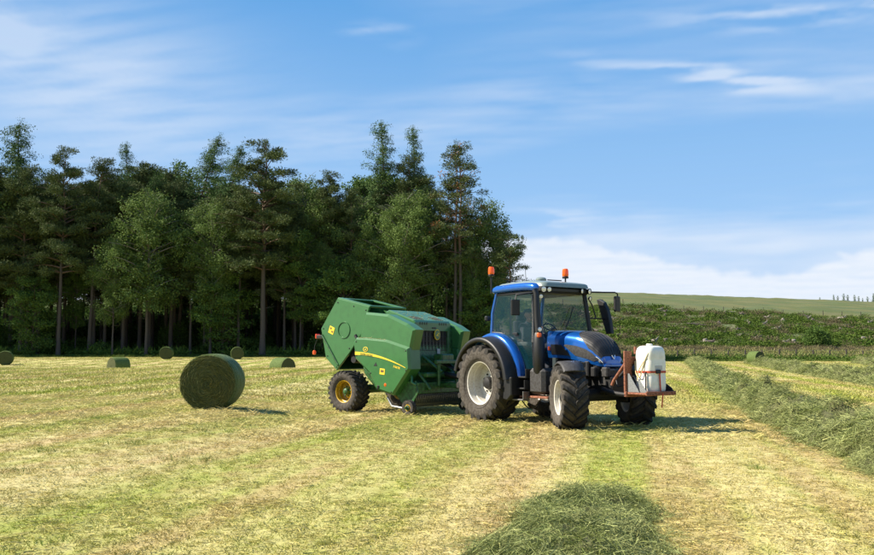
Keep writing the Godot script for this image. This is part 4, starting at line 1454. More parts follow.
func make_tractor() -> Node3D:
	rng.seed = 700
	var T := base("tractor", Vector3(1.98, 0.0, -20.2), deg_to_rad(-56.6), "blue tractor with black grille and white wheel rims, pulling the green baler", "tractor")
	# wheels
	for s in [1.0, -1.0]:
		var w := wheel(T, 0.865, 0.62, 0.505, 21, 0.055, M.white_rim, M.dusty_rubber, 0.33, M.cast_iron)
		w.position = Vector3(0, 0.845, 0.97 * s)
		w.rotation = Vector3(0, 0.0 if s > 0 else PI, 0.35)
		w.set_meta("label", "large rear wheel with dusty ribbed tyre")
	var steer := deg_to_rad(-27.0)
	for s in [1.0, -1.0]:
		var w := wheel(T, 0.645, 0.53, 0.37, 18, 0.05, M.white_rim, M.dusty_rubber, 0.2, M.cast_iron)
		w.position = Vector3(2.67, 0.628, 0.95 * s)
		w.basis = Basis(Vector3.UP, steer + (0.0 if s > 0 else PI)) * ROTZ(11.0 * s)
		w.set_meta("label", "front wheel steered to the right")
		# mudguard turns with the wheel
		var st := arc_fender(0, 0, 0.705, -0.21, 0.21, 48.0, 142.0, 0.035)
		cbox(st, Vector3(0.0, 0.66, -0.26 * s), Vector3(0.05, 0.1, 0.2))
		var fd := obj("front_mudguard", st, M.dusty_plastic, T)
		fd.position = w.position
		fd.rotation.y = steer
	# chassis
	var st := begin()
	cbox(st, Vector3(0.15, 0.95, 0), Vector3(1.1, 0.75, 0.7), 0.06)
	cbox(st, Vector3(1.3, 0.85, 0), Vector3(1.5, 0.5, 0.52), 0.05)
	cbox(st, Vector3(2.4, 0.95, 0), Vector3(1.0, 0.55, 0.44), 0.04)
	tube(st, [Vector3(0, 0.845, -0.8), Vector3(0, 0.845, 0.8)], 0.16, 14)
	tube(st, [Vector3(2.67, 0.62, -0.8), Vector3(2.67, 0.66, -0.3), Vector3(2.67, 0.66, 0.3), Vector3(2.67, 0.62, 0.8)], [0.1, 0.13, 0.13, 0.1], 12)
	for s in [-1, 1]:
		cbox(st, Vector3(2.67, 0.66, 0.64 * s), Vector3(0.26, 0.36, 0.14), 0.03)
	obj("chassis", st, M.cast_iron, T)
	st = begin()
	cbox(st, Vector3(2.2, 1.25, 0), Vector3(1.3, 0.3, 0.6), 0.04)
	for i in 7:
		cbox(st, Vector3(1.65 + i * 0.19, 1.13 + 0.06 * (i % 2), 0.33), Vector3(0.13, 0.2 + 0.06 * (i % 3), 0.14), 0.02)
		cbox(st, Vector3(1.65 + i * 0.19, 1.13 + 0.06 * (i % 2), -0.33), Vector3(0.13, 0.2 + 0.06 * (i % 3), 0.14), 0.02)
	obj("engine", st, M.cast_iron, T)
	# front weights frame and radiator guard under the nose
	st = begin()
	cbox(st, Vector3(2.98, 1.02, 0), Vector3(0.26, 0.36, 0.5), 0.03)
	cbox(st, Vector3(3.06, 1.13, 0.28), Vector3(0.16, 0.2, 0.12), 0.02)
	cbox(st, Vector3(3.06, 1.13, -0.28), Vector3(0.16, 0.2, 0.12), 0.02)
	obj("front_frame", st, M.dusty_plastic, T)
	# hood
	st = hood_patch(func(_v): return 0.0, func(_v): return 1.0, -1.0, 1.0, 0.0, 40, 44)
	var rr := PackedVector3Array()
	for j in 23: rr.append(hood_at(1.0, lerpf(-1.0, 1.0, j / 22.0)))
	var cc := Vector3(2.99, 1.27, 0)
	for j in 22: tri_out(st, rr[j], rr[j + 1], cc, Vector3(2.5, 1.4, 0))
	var hood := obj("hood", st, M.blue_paint, T)
	obj("grille", hood_patch(func(v): return 0.34 + 0.22 * pow(absf(v) / 0.53, 3.0), func(v): return 0.93 - 0.1 * pow(absf(v) / 0.53, 2.0), -0.53, 0.53, 0.012, 24, 30), M.grille_black, hood)
	# fine bars of the grille
	for i in 15:
		var v := lerpf(-0.48, 0.48, i / 14.0)
		st = begin()
		var line := []
		for k in 9: line.append(hood_at(lerpf(0.37 + 0.22 * pow(absf(v) / 0.53, 3.0), 0.91 - 0.1 * pow(absf(v) / 0.53, 2.0), k / 8.0), v, 0.016))
		tube(st, line, 0.006, 4, false)
		obj("grille_bar", st, M.black_plastic, hood)
	for s in [-1.0, 1.0]:
		obj("side_grille", hood_patch(func(v): return 0.22 + 0.5 * absf(absf(v) - 0.6), func(v): return 0.8 - 0.5 * (absf(v) - 0.55), 0.56 * s, 0.86 * s, 0.01, 16, 8), M.dusty_plastic, hood)
		obj("side_intake", hood_patch(func(_v): return 0.06, func(v): return 0.2 + 0.3 * (absf(v) - 0.6), 0.58 * s, 0.9 * s, 0.01, 8, 8), M.grille_black, hood)
		obj("headlamp", hood_patch(func(v): return 0.7 - 0.2 * (absf(v) - 0.55), func(_v): return 0.88, 0.56 * s, 0.72 * s, 0.014, 8, 6), M.grille_black, hood)
		lamp(hood, "headlamp_bulb", hood_at(0.8, 0.63 * s, 0.0), 0.045, Vector3(0.9, 0.1, 0.35 * s))
		st = begin()
		var eb := []
		for k in 9: eb.append(hood_at(lerpf(0.71, 0.87, k / 8.0), lerpf(0.55, 0.66, pow(k / 8.0, 2.0)) * s, 0.018))
		tube(st, eb, 0.009, 6)
		obj("light_strip", st, M.lamp_lens, hood)
	# badge on the nose: a V
	st = begin()
	for s in [-1.0, 1.0]:
		tube(st, [Vector3(3.015, 1.39, 0.0), Vector3(2.992, 1.475, 0.042 * s)], 0.012, 6)
	obj("badge", st, M.chrome, hood)
	st = begin()
	cbox(st, Vector3(2.98, 1.265, 0), Vector3(0.07, 0.07, 0.5), 0.02)
	obj("nose_lip", st, M.grimy_blue_paint, hood)
	# cowl behind the hood with its amber repeaters
	st = begin()
	cbox(st, Vector3(1.45, 1.72, 0), Vector3(0.12, 0.56, 0.8), 0.04)
	obj("cowl", st, M.grimy_blue_paint, T)
	# rear mudguards
	for s in [1.0, -1.0]:
		st = arc_fender(0.02, 0.86, 1.0, 0.6 * s, 1.27 * s, 165.0, 5.0, 0.09)
		var g := obj("rear_mudguard", st, M.black_plastic, T)
		st = begin()
		var rings := []
		for i in 17:
			var a := deg_to_rad(lerpf(128.0, 6.0, i / 16.0))
			var rad := 1.03 + 0.06 * sin(PI * i / 16.0)
			var ring := PackedVector3Array()
			for c in [[-0.02, 0.97], [0.04, 0.945], [0.075, 0.88], [0.08, 0.78], [0.05, 0.72], [-0.02, 0.7]]:
				ring.append(Vector3(0.02 + cos(a) * (rad + c[0] - 0.03), 0.86 + sin(a) * (rad + c[0] - 0.03), c[1] * s))
			rings.append(ring)
		loft(st, rings, true, 1, true)
		obj("blue_cover", st, M.blue_paint, g)
		st = begin()
		prism(st, [Vector2(0.86, 1.0), Vector2(1.12, 1.0), Vector2(1.12, 0.62), Vector2(0.98, 0.5), Vector2(0.82, 0.52)], 0.7, 1.2, 0.02, Transform3D(Basis(Vector3.RIGHT, Vector3.UP, Vector3(0, 0, s)), Vector3.ZERO))
		obj("splash_panel", st, M.black_plastic, g)
	# fuel tank, steps, tool box
	for s in [1.0, -1.0]:
		st = begin()
		cbox(st, Vector3(1.62, 0.92, 0.68 * s), Vector3(0.5, 0.56, 0.5), 0.07)
		var tk := obj("side_tank", st, M.dusty_plastic if s > 0 else M.black_plastic, T)
		st = begin()
		lathe(st, [Vector2(0.07, 0), Vector2(0.07, 0.05), Vector2(0.055, 0.065), Vector2(0, 0.065)], 14, Transform3D(ROTX(-90), Vector3(1.5, 1.19, 0.78 * s)))
		obj("filler_cap", st, M.black_plastic, tk)
		st = begin()
		cbox(st, Vector3(1.45, 0.585, 0.72 * s), Vector3(1.1, 0.05, 0.42), 0.015)
		obj("belly_plate", st, M.rusty_steel, T)
		for k in 3:
			st = begin()
			cbox(st, Vector3(1.18, 0.52 + k * 0.24, (0.98 - k * 0.04) * s), Vector3(0.36, 0.035, 0.2), 0.01)
			for e in [-1, 1]:
				cbox(st, Vector3(1.18 + e * 0.18, 0.6 + k * 0.24, (0.98 - k * 0.04) * s), Vector3(0.025, 0.2, 0.18), 0.008)
			obj("step", st, M.cast_iron if k else M.steel, T)
	st = begin()
	var loop := []
	for k in 13:
		var t := k / 12.0
		loop.append(Vector3(0.85 + t * 0.75, 0.58 - 0.26 * sin(t * PI), 0.75))
	tube(st, loop, 0.014, 6)
	obj("hanging_hose", st, M.black_plastic, T)
	# exhaust stack, a bright strip added as its sunlit edge, at the right front corner of the cab
	st = begin()
	tube(st, [Vector3(1.66, 1.05, 0.78), Vector3(1.66, 1.15, 0.86), Vector3(1.66, 1.85, 0.86), Vector3(1.64, 1.95, 0.86)], [0.1, 0.125, 0.125, 0.085], 16)
	tube(st, [Vector3(1.64, 1.9, 0.86), Vector3(1.6, 2.3, 0.86), Vector3(1.58, 2.8, 0.86), Vector3(1.54, 2.88, 0.87)], [0.07, 0.066, 0.062, 0.06], 14)
	var ex := obj("exhaust_stack", st, M.black_plastic, T)
	st = begin()
	for k in 2:
		tube(st, [Vector3(1.575, 1.75, 0.945), Vector3(1.545, 2.3, 0.915), Vector3(1.52, 2.78, 0.91)], [0.04, 0.028, 0.026], 8)
	obj("lit_edge_strip", st, M.steel, ex)
	# cab frame
	var posts := {
		cab_rear_post = [M.blue_paint, [Vector3(-0.16, 1.98, 0.74), Vector3(-0.12, 2.45, 0.74), Vector3(0.0, 2.92, 0.7)], 0.042],
		cab_front_post = [M.black_plastic, [Vector3(1.52, 1.05, 0.74), Vector3(1.55, 1.95, 0.74), Vector3(1.4, 2.92, 0.7)], 0.05],
	}
	for s in [1.0, -1.0]:
		for k in posts:
			st = begin()
			var l := []
			for p in posts[k][1]: l.append(Vector3(p.x, p.y, p.z * s))
			tube(st, l, posts[k][2], 8)
			obj(k, st, posts[k][0], T)
		st = begin()
		tube(st, [Vector3(-0.16, 2.0, 0.74 * s), Vector3(0.25, 1.97, 0.75 * s), Vector3(0.62, 1.72, 0.76 * s), Vector3(0.92, 1.3, 0.76 * s), Vector3(0.98, 1.04, 0.76 * s), Vector3(1.52, 1.04, 0.75 * s)], 0.028, 6)
		obj("door_frame", st, M.black_plastic, T)
		var d := sheet_poly([Vector3(0.0, 2.9, 0.71 * s), Vector3(1.4, 2.9, 0.71 * s), Vector3(1.54, 1.95, 0.745 * s), Vector3(1.52, 1.05, 0.75 * s), Vector3(0.98, 1.05, 0.765 * s), Vector3(0.92, 1.3, 0.765 * s), Vector3(0.62, 1.72, 0.765 * s), Vector3(0.25, 1.97, 0.755 * s), Vector3(-0.15, 2.0, 0.745 * s), Vector3(-0.12, 2.45, 0.745 * s)], 0.006, Vector3(0, 0, s))
		var sg := obj("door_glass", d, M.cab_glass, T)
		st = begin()
		cbox(st, Vector3(0.75, 1.95, 0.775 * s), Vector3(0.16, 0.05, 0.03), 0.01)
		obj("door_handle", st, M.black_plastic, sg)
		st = begin()
		tube(st, [Vector3(1.42, 1.25, 0.82 * s), Vector3(1.42, 1.9, 0.84 * s)], 0.014, 6)
		obj("grab_rail", st, M.black_plastic, T)
	st = sheet_poly([Vector3(1.4, 2.9, -0.7), Vector3(1.4, 2.9, 0.7), Vector3(1.55, 1.95, 0.73), Vector3(1.54, 1.5, 0.73), Vector3(1.54, 1.5, -0.73), Vector3(1.55, 1.95, -0.73)], 0.006, Vector3(1, 0, 0))
	obj("windscreen", st, M.cab_glass, T)
	st = sheet_poly([Vector3(-0.02, 2.88, -0.7), Vector3(-0.02, 2.88, 0.7), Vector3(-0.16, 2.0, 0.73), Vector3(-0.2, 1.55, 0.6), Vector3(-0.2, 1.55, -0.6), Vector3(-0.16, 2.0, -0.73)], 0.006, Vector3(-1, 0, 0))
	obj("rear_window", st, M.cab_glass, T)
	# wiper
	st = begin()
	tube(st, [Vector3(1.57, 1.95, 0.1), Vector3(1.545, 2.3, -0.15), Vector3(1.5, 2.55, -0.28)], 0.012, 5)
	obj("wiper", st, M.black_plastic, T)
	# roof
	st = begin()
	var rings := []
	for lv in [[2.89, 0.0, 0.02], [2.905, 0.03, 0.045], [2.95, 0.045, 0.06], [3.01, 0.035, 0.05], [3.055, -0.03, 0.0], [3.07, -0.12, -0.12]]:
		rings.append(round_rect(-0.13 - lv[1], 1.46 + lv[1], 0.74 + lv[2], lv[0], 0.16, func(x): return 0.02 * sin((x + 0.1) * 1.9) - 0.03 * smoothstep(1.1, 1.6, x)))
	loft(st, rings, true, 1, true)
	var roof := obj("roof", st, M.blue_paint, T)
	st = begin()
	rings = []
	for lv in [[3.0, 0.0], [3.075, -0.02], [3.1, -0.06], [3.12, -0.2], [3.125, -0.45]]:
		rings.append(round_rect(-0.05 - lv[1] * 0.6, 1.64 + lv[1] * 0.7, 0.7 + lv[1], lv[0], 0.14, func(x): return 0.02 * sin((x + 0.1) * 1.9) - 0.035 * smoothstep(1.0, 1.6, x)))
	loft(st, rings, true, 1, true)
	obj("roof_panel", st, M.roof_paint, roof)
	st = begin()
	tube(st, [Vector3(0.1, 3.185, -0.5), Vector3(0.1, 3.185, 0.52)], 0.014, 6)
	tube(st, [Vector3(0.85, 3.19, -0.52), Vector3(0.85, 3.19, -0.1)], 0.014, 6)
	obj("roof_rail", st, M.black_plastic, roof)
	# black headliner and lamp visor under the roof front
	st = begin()
	cbox(st, Vector3(0.7, 2.86, 0), Vector3(1.6, 0.06, 1.46), 0.02)
	obj("headliner", st, M.black_plastic, T)
	st = begin()
	cbox(st, Vector3(1.5, 2.9, 0), Vector3(0.16, 0.11, 1.42), 0.03)
	obj("lamp_visor", st, M.black_plastic, T)
	for z in [0.66, 0.5, -0.46, -0.68]:
		lamp(T, "work_lamp", Vector3(1.6, 2.9, z), 0.066 if absf(z) > 0.6 else 0.055, Vector3(1, -0.1, 0.25 * signf(z)))
	for z in [0.72, -0.72]:
		lamp(T, "work_lamp", Vector3(1.58, 2.74, z), 0.05, Vector3(1, -0.15, 0.3 * signf(z)))
	lamp(T, "side_lamp", Vector3(1.74, 2.02, 0.9), 0.055, Vector3(1, 0, 0.2))
	st = begin()
	cbox(st, Vector3(1.74, 1.9, 0.92), Vector3(0.07, 0.1, 0.1), 0.02)
	obj("indicator", st, M.amber_lens, T)
	st = begin()
	cbox(st, Vector3(1.5, 1.62, 0.44), Vector3(0.05, 0.09, 0.05), 0.015)
	obj("indicator", st, M.amber_lens, T)
	# beacons, antenna, receiver dome
	beacon(T, Vector3(-0.12, 2.9, 0.78), 3.52)
	beacon(T, Vector3(1.1, 3.12, -0.42), 3.44)
	st = begin()
	tube(st, [Vector3(0.2, 3.15, 0.0), Vector3(0.19, 3.3, 0.0), Vector3(0.17, 3.63, 0.0)], [0.012, 0.007, 0.004], 6)
	obj("antenna", st, M.black_plastic, T)
	st = begin()
	lathe(st, [Vector2(0.12, 0), Vector2(0.125, 0.04), Vector2(0.1, 0.075), Vector2(0.05, 0.088), Vector2(0, 0.09)], 20, Transform3D(ROTX(-90), Vector3(0.74, 3.165, 0.0)))
	obj("receiver_dome", st, M.roof_paint, T)
	# mirrors
	mirror(T, [Vector3(1.46, 2.82, 0.72), Vector3(1.5, 2.8, 1.0), Vector3(1.3, 2.77, 1.18), Vector3(1.3, 2.66, 1.2)], Vector3(1.29, 2.5, 1.2), Vector3(0.06, 0.34, 0.21), "side_mirror")
	mirror(T, [Vector3(1.46, 2.9, -0.72), Vector3(1.52, 2.9, -1.05), Vector3(1.6, 2.91, -1.48), Vector3(1.62, 2.88, -1.54), Vector3(1.62, 2.75, -1.54)], Vector3(1.62, 2.64, -1.52), Vector3(0.07, 0.36, 0.19), "side_mirror")
	# tall dark guard and its bracket on the far side of the cab
	st = begin()
	prism(st, [Vector2(1.3, 2.74), Vector2(1.38, 2.76), Vector2(1.55, 2.68), Vector2(1.66, 2.5), Vector2(1.74, 2.2), Vector2(1.78, 1.96), Vector2(1.6, 1.95), Vector2(1.5, 2.2), Vector2(1.4, 2.5)], -1.27, -1.17, 0.02)
	tube(st, [Vector3(1.5, 2.3, -0.74), Vector3(1.55, 2.3, -1.2)], 0.018, 6)
	tube(st, [Vector3(1.5, 2.75, -0.74), Vector3(1.46, 2.6, -0.9), Vector3(1.5, 2.36, -0.95), Vector3(1.52, 2.3, -0.95)], 0.016, 6)
	obj("side_guard", st, M.black_plastic, T)
	# rear corner lamp bracket
	st = begin()
	cbox(st, Vector3(-0.24, 2.32, 0.8), Vector3(0.1, 0.12, 0.14), 0.025)
	tube(st, [Vector3(-0.14, 2.28, 0.75), Vector3(-0.24, 2.3, 0.8)], 0.015, 6)
	obj("rear_lamp", st, M.black_plastic, T)
	# interior
	st = begin()
	cbox(st, Vector3(0.7, 1.12, 0), Vector3(1.6, 0.06, 1.3), 0.02)
	cbox(st, Vector3(0.0, 1.5, 0.5), Vector3(0.7, 0.8, 0.36), 0.08)
	cbox(st, Vector3(0.0, 1.5, -0.5), Vector3(0.7, 0.8, 0.36), 0.08)
	obj("cab_floor", st, M.interior_grey, T)
	st = begin()
	cbox(st, Vector3(0.34, 1.5, 0), Vector3(0.5, 0.14, 0.5), 0.05)
	cbox(st, Vector3(0.3, 1.3, 0), Vector3(0.4, 0.3, 0.4), 0.04)
	cbox(st, Vector3(0.06, 1.9, 0), Vector3(0.15, 0.75, 0.48), 0.06, ROTZ(6))
	cbox(st, Vector3(0.0, 2.38, 0), Vector3(0.1, 0.2, 0.28), 0.04, ROTZ(6))
	obj("seat", st, M.seat_cloth, T)
	st = begin()
	cbox(st, Vector3(0.5, 1.72, 0.36), Vector3(0.5, 0.1, 0.16), 0.03)
	cbox(st, Vector3(0.8, 1.98, 0.45), Vector3(0.05, 0.22, 0.3), 0.02)
	obj("armrest_console", st, M.interior_grey, T)
	st = begin()
	cbox(st, Vector3(1.36, 1.45, 0), Vector3(0.2, 0.7, 0.36), 0.06)
	cbox(st, Vector3(1.3, 1.86, 0), Vector3(0.22, 0.16, 0.4), 0.05, ROTZ(-20))
	tube(st, [Vector3(1.3, 1.75, 0), Vector3(1.07, 2.0, 0)], 0.04, 8)
	obj("dashboard", st, M.interior_grey, T)
	st = begin()
	var wb := Basis(Vector3.BACK, deg_to_rad(35.0)) * ROTY(90)
	var ringp := []
	for k in 25:
		var a := TAU * k / 24.0
		ringp.append(Transform3D(wb, Vector3(1.05, 2.02, 0)) * Vector3(cos(a) * 0.2, sin(a) * 0.2, 0))
	tube(st, ringp, 0.018, 8, false)
	for a in [0.5, 2.6, 4.7]:
		tube(st, [Vector3(1.05, 2.02, 0), Transform3D(wb, Vector3(1.05, 2.02, 0)) * Vector3(cos(a) * 0.2, sin(a) * 0.2, 0)], 0.014, 6)
	obj("steering_wheel", st, M.black_plastic, T)
	# hitch at the rear
	st = begin()
	cbox(st, Vector3(-0.72, 0.52, 0), Vector3(0.75, 0.07, 0.1), 0.015)
	for s in [-1, 1]:
		tube(st, [Vector3(-0.35, 0.55, 0.3 * s), Vector3(-1.0, 0.6, 0.42 * s)], 0.035, 8)
		tube(st, [Vector3(-0.4, 1.35, 0.3 * s), Vector3(-0.85, 0.62, 0.4 * s)], 0.025, 8)
	cbox(st, Vector3(-0.45, 0.9, 0), Vector3(0.2, 0.7, 0.5), 0.03)
	obj("rear_hitch", st, M.cast_iron, T)
	# front linkage
	st = begin()
	for s in [-1, 1]:
		tube(st, [Vector3(3.0, 0.78, 0.3 * s), Vector3(3.4, 0.72, 0.38 * s), Vector3(3.74, 0.7, 0.4 * s)], [0.06, 0.05, 0.045], 8)
	cbox(st, Vector3(3.1, 0.85, 0), Vector3(0.22, 0.4, 0.55), 0.03)
	obj("front_linkage", st, M.cast_iron, T)
	for s in [-1, 1]:
		st = begin()
		tube(st, [Vector3(3.1, 0.95, 0.2 * s), Vector3(3.3, 1.05, 0.26 * s), Vector3(3.4, 0.85, 0.3 * s), Vector3(3.6, 0.9, 0.2 * s)], 0.014, 6)
		obj("hydraulic_hose", st, M.black_plastic, T)
	return T

func mirror(T: Node, arm: Array, at: Vector3, size: Vector3, called: String) -> void:
	var st := begin()
	tube(st, arm, 0.018, 8)
	cbox(st, at, size, 0.025, ROTY(-8.0 * signf(at.z)))
	var m := obj(called, st, M.black_plastic, T)
	st = begin()
	cbox(st, at + Vector3(-size.x * 0.5, 0, 0), Vector3(0.012, size.y * 0.86, size.z * 0.86), 0.004, ROTY(-8.0 * signf(at.z)))
	obj("mirror_glass", st, M.mirror_glass, m)

func round_rect(x0: float, x1: float, hz: float, y: float, r: float, lift: Callable) -> PackedVector3Array:
	var out := PackedVector3Array()
	for q in 4:
		var cx := x1 - r if q in [0, 3] else x0 + r
		var cz := hz - r if q in [0, 1] else -hz + r
		for k in 6:
			var a := PI * 0.5 * (q + k / 5.0)
			var p := Vector3(cx + cos(a) * r, y, cz + sin(a) * r)
			p.y += lift.call(p.x)
			out.append(p)
		if q == 0 or q == 2:
			for k in range(1, 6):
				var t := k / 6.0
				var xa := x1 - r if q == 0 else x0 + r
				var xb := x0 + r if q == 0 else x1 - r
				var p := Vector3(lerpf(xa, xb, t), y, hz if q == 0 else -hz)
				p.y += lift.call(p.x)
				out.append(p)
	return out

# ---------------------------------------------------------------- carrier and tank on the front linkage
func make_front_load() -> void:
	var at := Vector3(1.98, 0.0, -20.2)
	var turn := deg_to_rad(-56.6)
	var fwd := Basis(Vector3.UP, turn)
	var C := base("front_carrier", at + fwd * Vector3(4.0, 0.0, 0.02), turn, "rusty brown steel carrier frame on the tractor's front linkage", "carrier frame")
	var st := begin()
	cbox(st, Vector3(0.0, 0.735, 0), Vector3(0.54, 0.045, 0.78), 0.012)
	cbox(st, Vector3(0.27, 0.745, 0), Vector3(0.04, 0.08, 0.82), 0.01)
	cbox(st, Vector3(-0.27, 0.72, 0), Vector3(0.07, 0.11, 0.84), 0.01)
	obj("platform", st, M.rusty_steel, C)
	for s in [0.32, -0.32]:
		st = begin()
		cbox(st, Vector3(-0.28, 1.16, s), Vector3(0.05, 0.8, 0.2), 0.01)
		obj("upright_plate", st, M.rusty_steel, C)
	st = begin()
	cbox(st, Vector3(-0.28, 1.38, 0), Vector3(0.06, 0.14, 0.46), 0.01)
	tube(st, [Vector3(-0.28, 1.5, 0.1), Vector3(-0.3, 1.64, 0.08)], 0.03, 8)
	obj("cross_bar", st, M.rusty_steel, C)
	st = begin()
	tube(st, [Vector3(-0.32, 1.36, 0.3), Vector3(-0.62, 0.98, 0.36), Vector3(-0.68, 0.88, 0.36)], 0.032, 8)
	obj("brace", st, M.rusty_steel, C)
	st = begin()
	tube(st, [Vector3(-0.3, 1.42, 0.0), Vector3(-0.85, 1.02, 0.0)], 0.035, 8)
	obj("top_link", st, M.cast_iron, C)
	for s in [-1.0, 1.0]:
		st = begin()
		prism(st, [Vector2(-0.25, 1.12), Vector2(-0.2, 1.12), Vector2(0.06, 0.762), Vector2(-0.25, 0.762)], 0.36, 0.372, 0.003, Transform3D(Basis(Vector3.RIGHT, Vector3.UP, Vector3(0, 0, s)), Vector3.ZERO))
		obj("side_gusset", st, M.galvanised, C)
	st = begin()
	prism(st, [Vector2(0.08, 0.762), Vector2(0.26, 0.762), Vector2(0.06, 1.02), Vector2(0.02, 1.02)], 0.36, 0.372, 0.003)
	obj("front_gusset", st, M.galvanised, C)
	st = begin()
	prism(st, [Vector2(-0.2, 0.762), Vector2(0.25, 0.762), Vector2(0.2, 0.84), Vector2(0.0, 0.95), Vector2(-0.16, 0.95)], -0.4, -0.37, 0.004)
	obj("far_flap", st, M.cast_iron, C)
	# tank
	var ko := at + fwd * Vector3(4.0, 0.76, 0.0)
	var K := base("chemical_tank", ko, turn, "tall white plastic tank strapped upright on the rusty front carrier", "tank")
	st = begin()
	var rings := []
	for lv in [[0.0, 0.19, 0.215], [0.02, 0.21, 0.235], [0.06, 0.218, 0.245], [0.12, 0.22, 0.25], [0.3, 0.222, 0.253], [0.33, 0.214, 0.245], [0.36, 0.222, 0.253], [0.6, 0.222, 0.253], [0.63, 0.215, 0.246], [0.66, 0.221, 0.25], [0.78, 0.215, 0.243], [0.85, 0.198, 0.226], [0.885, 0.17, 0.2], [0.9, 0.13, 0.16]]:
		rings.append(round_rect(-lv[1], lv[1], lv[2], lv[0], 0.12, func(_x): return 0.0))
	loft(st, rings, true, 1, true)
	obj("tank_body", st, M.white_tank, K)
	st = begin()
	lathe(st, [Vector2(0.06, 0), Vector2(0.062, 0.03), Vector2(0.05, 0.042), Vector2(0, 0.042)], 18, Transform3D(ROTX(-90), Vector3(-0.02, 0.899, 0.0)))
	obj("tank_cap", st, M.white_tank, K)
	st = begin()
	cbox(st, Vector3(0.223, 0.47, 0.02), Vector3(0.01, 0.09, 0.2), 0.004)
	obj("label_plate", st, M.paper_grey, K)
	var S := base("ratchet_strap", ko, turn, "dark ratchet strap with red tail holding the white tank on its carrier", "strap")
	st = begin()
	rings = []
	for y in [0.375, 0.415]:
		rings.append(round_rect(-0.229, 0.229, 0.26, y, 0.125, func(_x): return 0.0))
	loft(st, rings, true, 1)
	obj("strap_band", st, M.strap_red, S)
	st = begin()
	cbox(st, Vector3(0.24, 0.4, 0.05), Vector3(0.035, 0.075, 0.12), 0.008)
	obj("ratchet", st, M.cast_iron, S)
	st = begin()
	cbox(st, Vector3(0.245, 0.19, 0.01), Vector3(0.008, 0.4, 0.035), 0.002, ROTX(3))
	cbox(st, Vector3(0.3, -0.15, 0.02), Vector3(0.008, 0.28, 0.035), 0.002, ROTX(-8))
	obj("strap_tail", st, M.strap_red, S)
	st = begin()
	tube(st, [Vector3(0.12, 0.0, 0.275), Vector3(0.12, 0.4, 0.275)], 0.014, 6)
	obj("black_cord", st, M.cord_black, S)
	st = begin()
	var pipe := [Vector3(-0.22, 0.6, 0.2), Vector3(-0.12, 0.36, 0.28), Vector3(0.0, 0.3, 0.3), Vector3(0.06, 0.5, 0.28), Vector3(0.14, 0.72, 0.24), Vector3(0.17, 0.82, 0.16), Vector3(0.08, 0.6, 0.27), Vector3(-0.05, 0.4, 0.29), Vector3(-0.08, 0.2, 0.29)]
	var sm := []
	for i in pipe.size() - 1:
		for k in 4:
			sm.append(cat(pipe[maxi(i - 1, 0)], pipe[i], pipe[i + 1], pipe[mini(i + 2, pipe.size() - 1)], k / 4.0))
	tube(st, sm, 0.011, 6)
	var hz := obj("dosing_hose", st, M.hose, self)
	hz.position = ko
	hz.rotation.y = turn
	tag(hz, "pale yellow hose draped over the side of the white tank", "hose")

func cat(a: Vector3, b: Vector3, c: Vector3, d: Vector3, t: float) -> Vector3:
	return b.cubic_interpolate(c, a, d, t)

# ---------------------------------------------------------------- baler (local x forward, z to its right)
func flip_z(s: float) -> Transform3D:
	return Transform3D(Basis(Vector3.RIGHT, Vector3.UP, Vector3(0, 0, s)), Vector3.ZERO)

# side shell: outline bulging outwards, upper part leaning in
func shell(poly: Array, s: float) -> SurfaceTool:
	var st := begin()
	var n := poly.size()
	var c := Vector2()
	for p in poly: c += p
	c /= n
	var rings := []
	var lev := [[1.0, 0.78, 0.0], [1.0, 1.12, 0.0], [0.985, 1.2, 0.0], [0.95, 1.245, 0.03], [0.55, 1.262, 0.05], [0.0, 1.268, 0.05]]
	for l in lev:
		var ring := PackedVector3Array()
		for p in poly:
			var q: Vector2 = c.lerp(p, l[0])
			var lean := 0.16 * smoothstep(1.85, 2.6, q.y)
			ring.append(Vector3(q.x, q.y, (l[1] - (lean if l[1] > 1.0 else 0.0)) * s))
		rings.append(ring)
	for i in lev.size() - 1:
		st.set_smooth_group(5 if i >= 1 else -1)
		for k in n:
			var j := (k + 1) % n
			quad_out(st, rings[i][k], rings[i + 1][k], rings[i + 1][j], rings[i][j], Vector3(c.x, c.y, 0.5 * s))
	return st

func dense(poly: Array, step: float) -> Array:   # corners softened, edges subdivided
	var out := []
	var n := poly.size()
	for i in n:
		var a: Vector2 = poly[(i + n - 1) % n]
		var b: Vector2 = poly[i]
		var c: Vector2 = poly[(i + 1) % n]
		var p := b.move_toward(a, minf(0.07, b.distance_to(a) * 0.4))
		var q := b.move_toward(c, minf(0.07, b.distance_to(c) * 0.4))
		out.append(p)
		out.append(p.lerp(b, 0.5).lerp(b.lerp(q, 0.5), 0.5))
		out.append(q)
		var e: Vector2 = c.move_toward(b, minf(0.07, b.distance_to(c) * 0.4))
		var m := int(q.distance_to(e) / step)
		for k in range(1, m): out.append(q.lerp(e, float(k) / m))
	return out

# a thin ribbon lying on the side shell: pts of (x, y, width)
func ribbon(pts: Array, z: float, th: float) -> SurfaceTool:
	var st := begin()
	var top := []
	var bot := []
	for i in pts.size():
		var a: Vector3 = pts[maxi(i - 1, 0)]
		var b: Vector3 = pts[mini(i + 1, pts.size() - 1)]
		var t := Vector2(b.x - a.x, b.y - a.y).normalized()
		var n: Vector2 = Vector2(-t.y, t.x) * float(pts[i].z) * 0.5
		top.append(Vector2(pts[i].x, pts[i].y) + n)
		bot.append(Vector2(pts[i].x, pts[i].y) - n)
	bot.reverse()
	prism(st, top + bot, z, z + th, 0.0005)
	return st

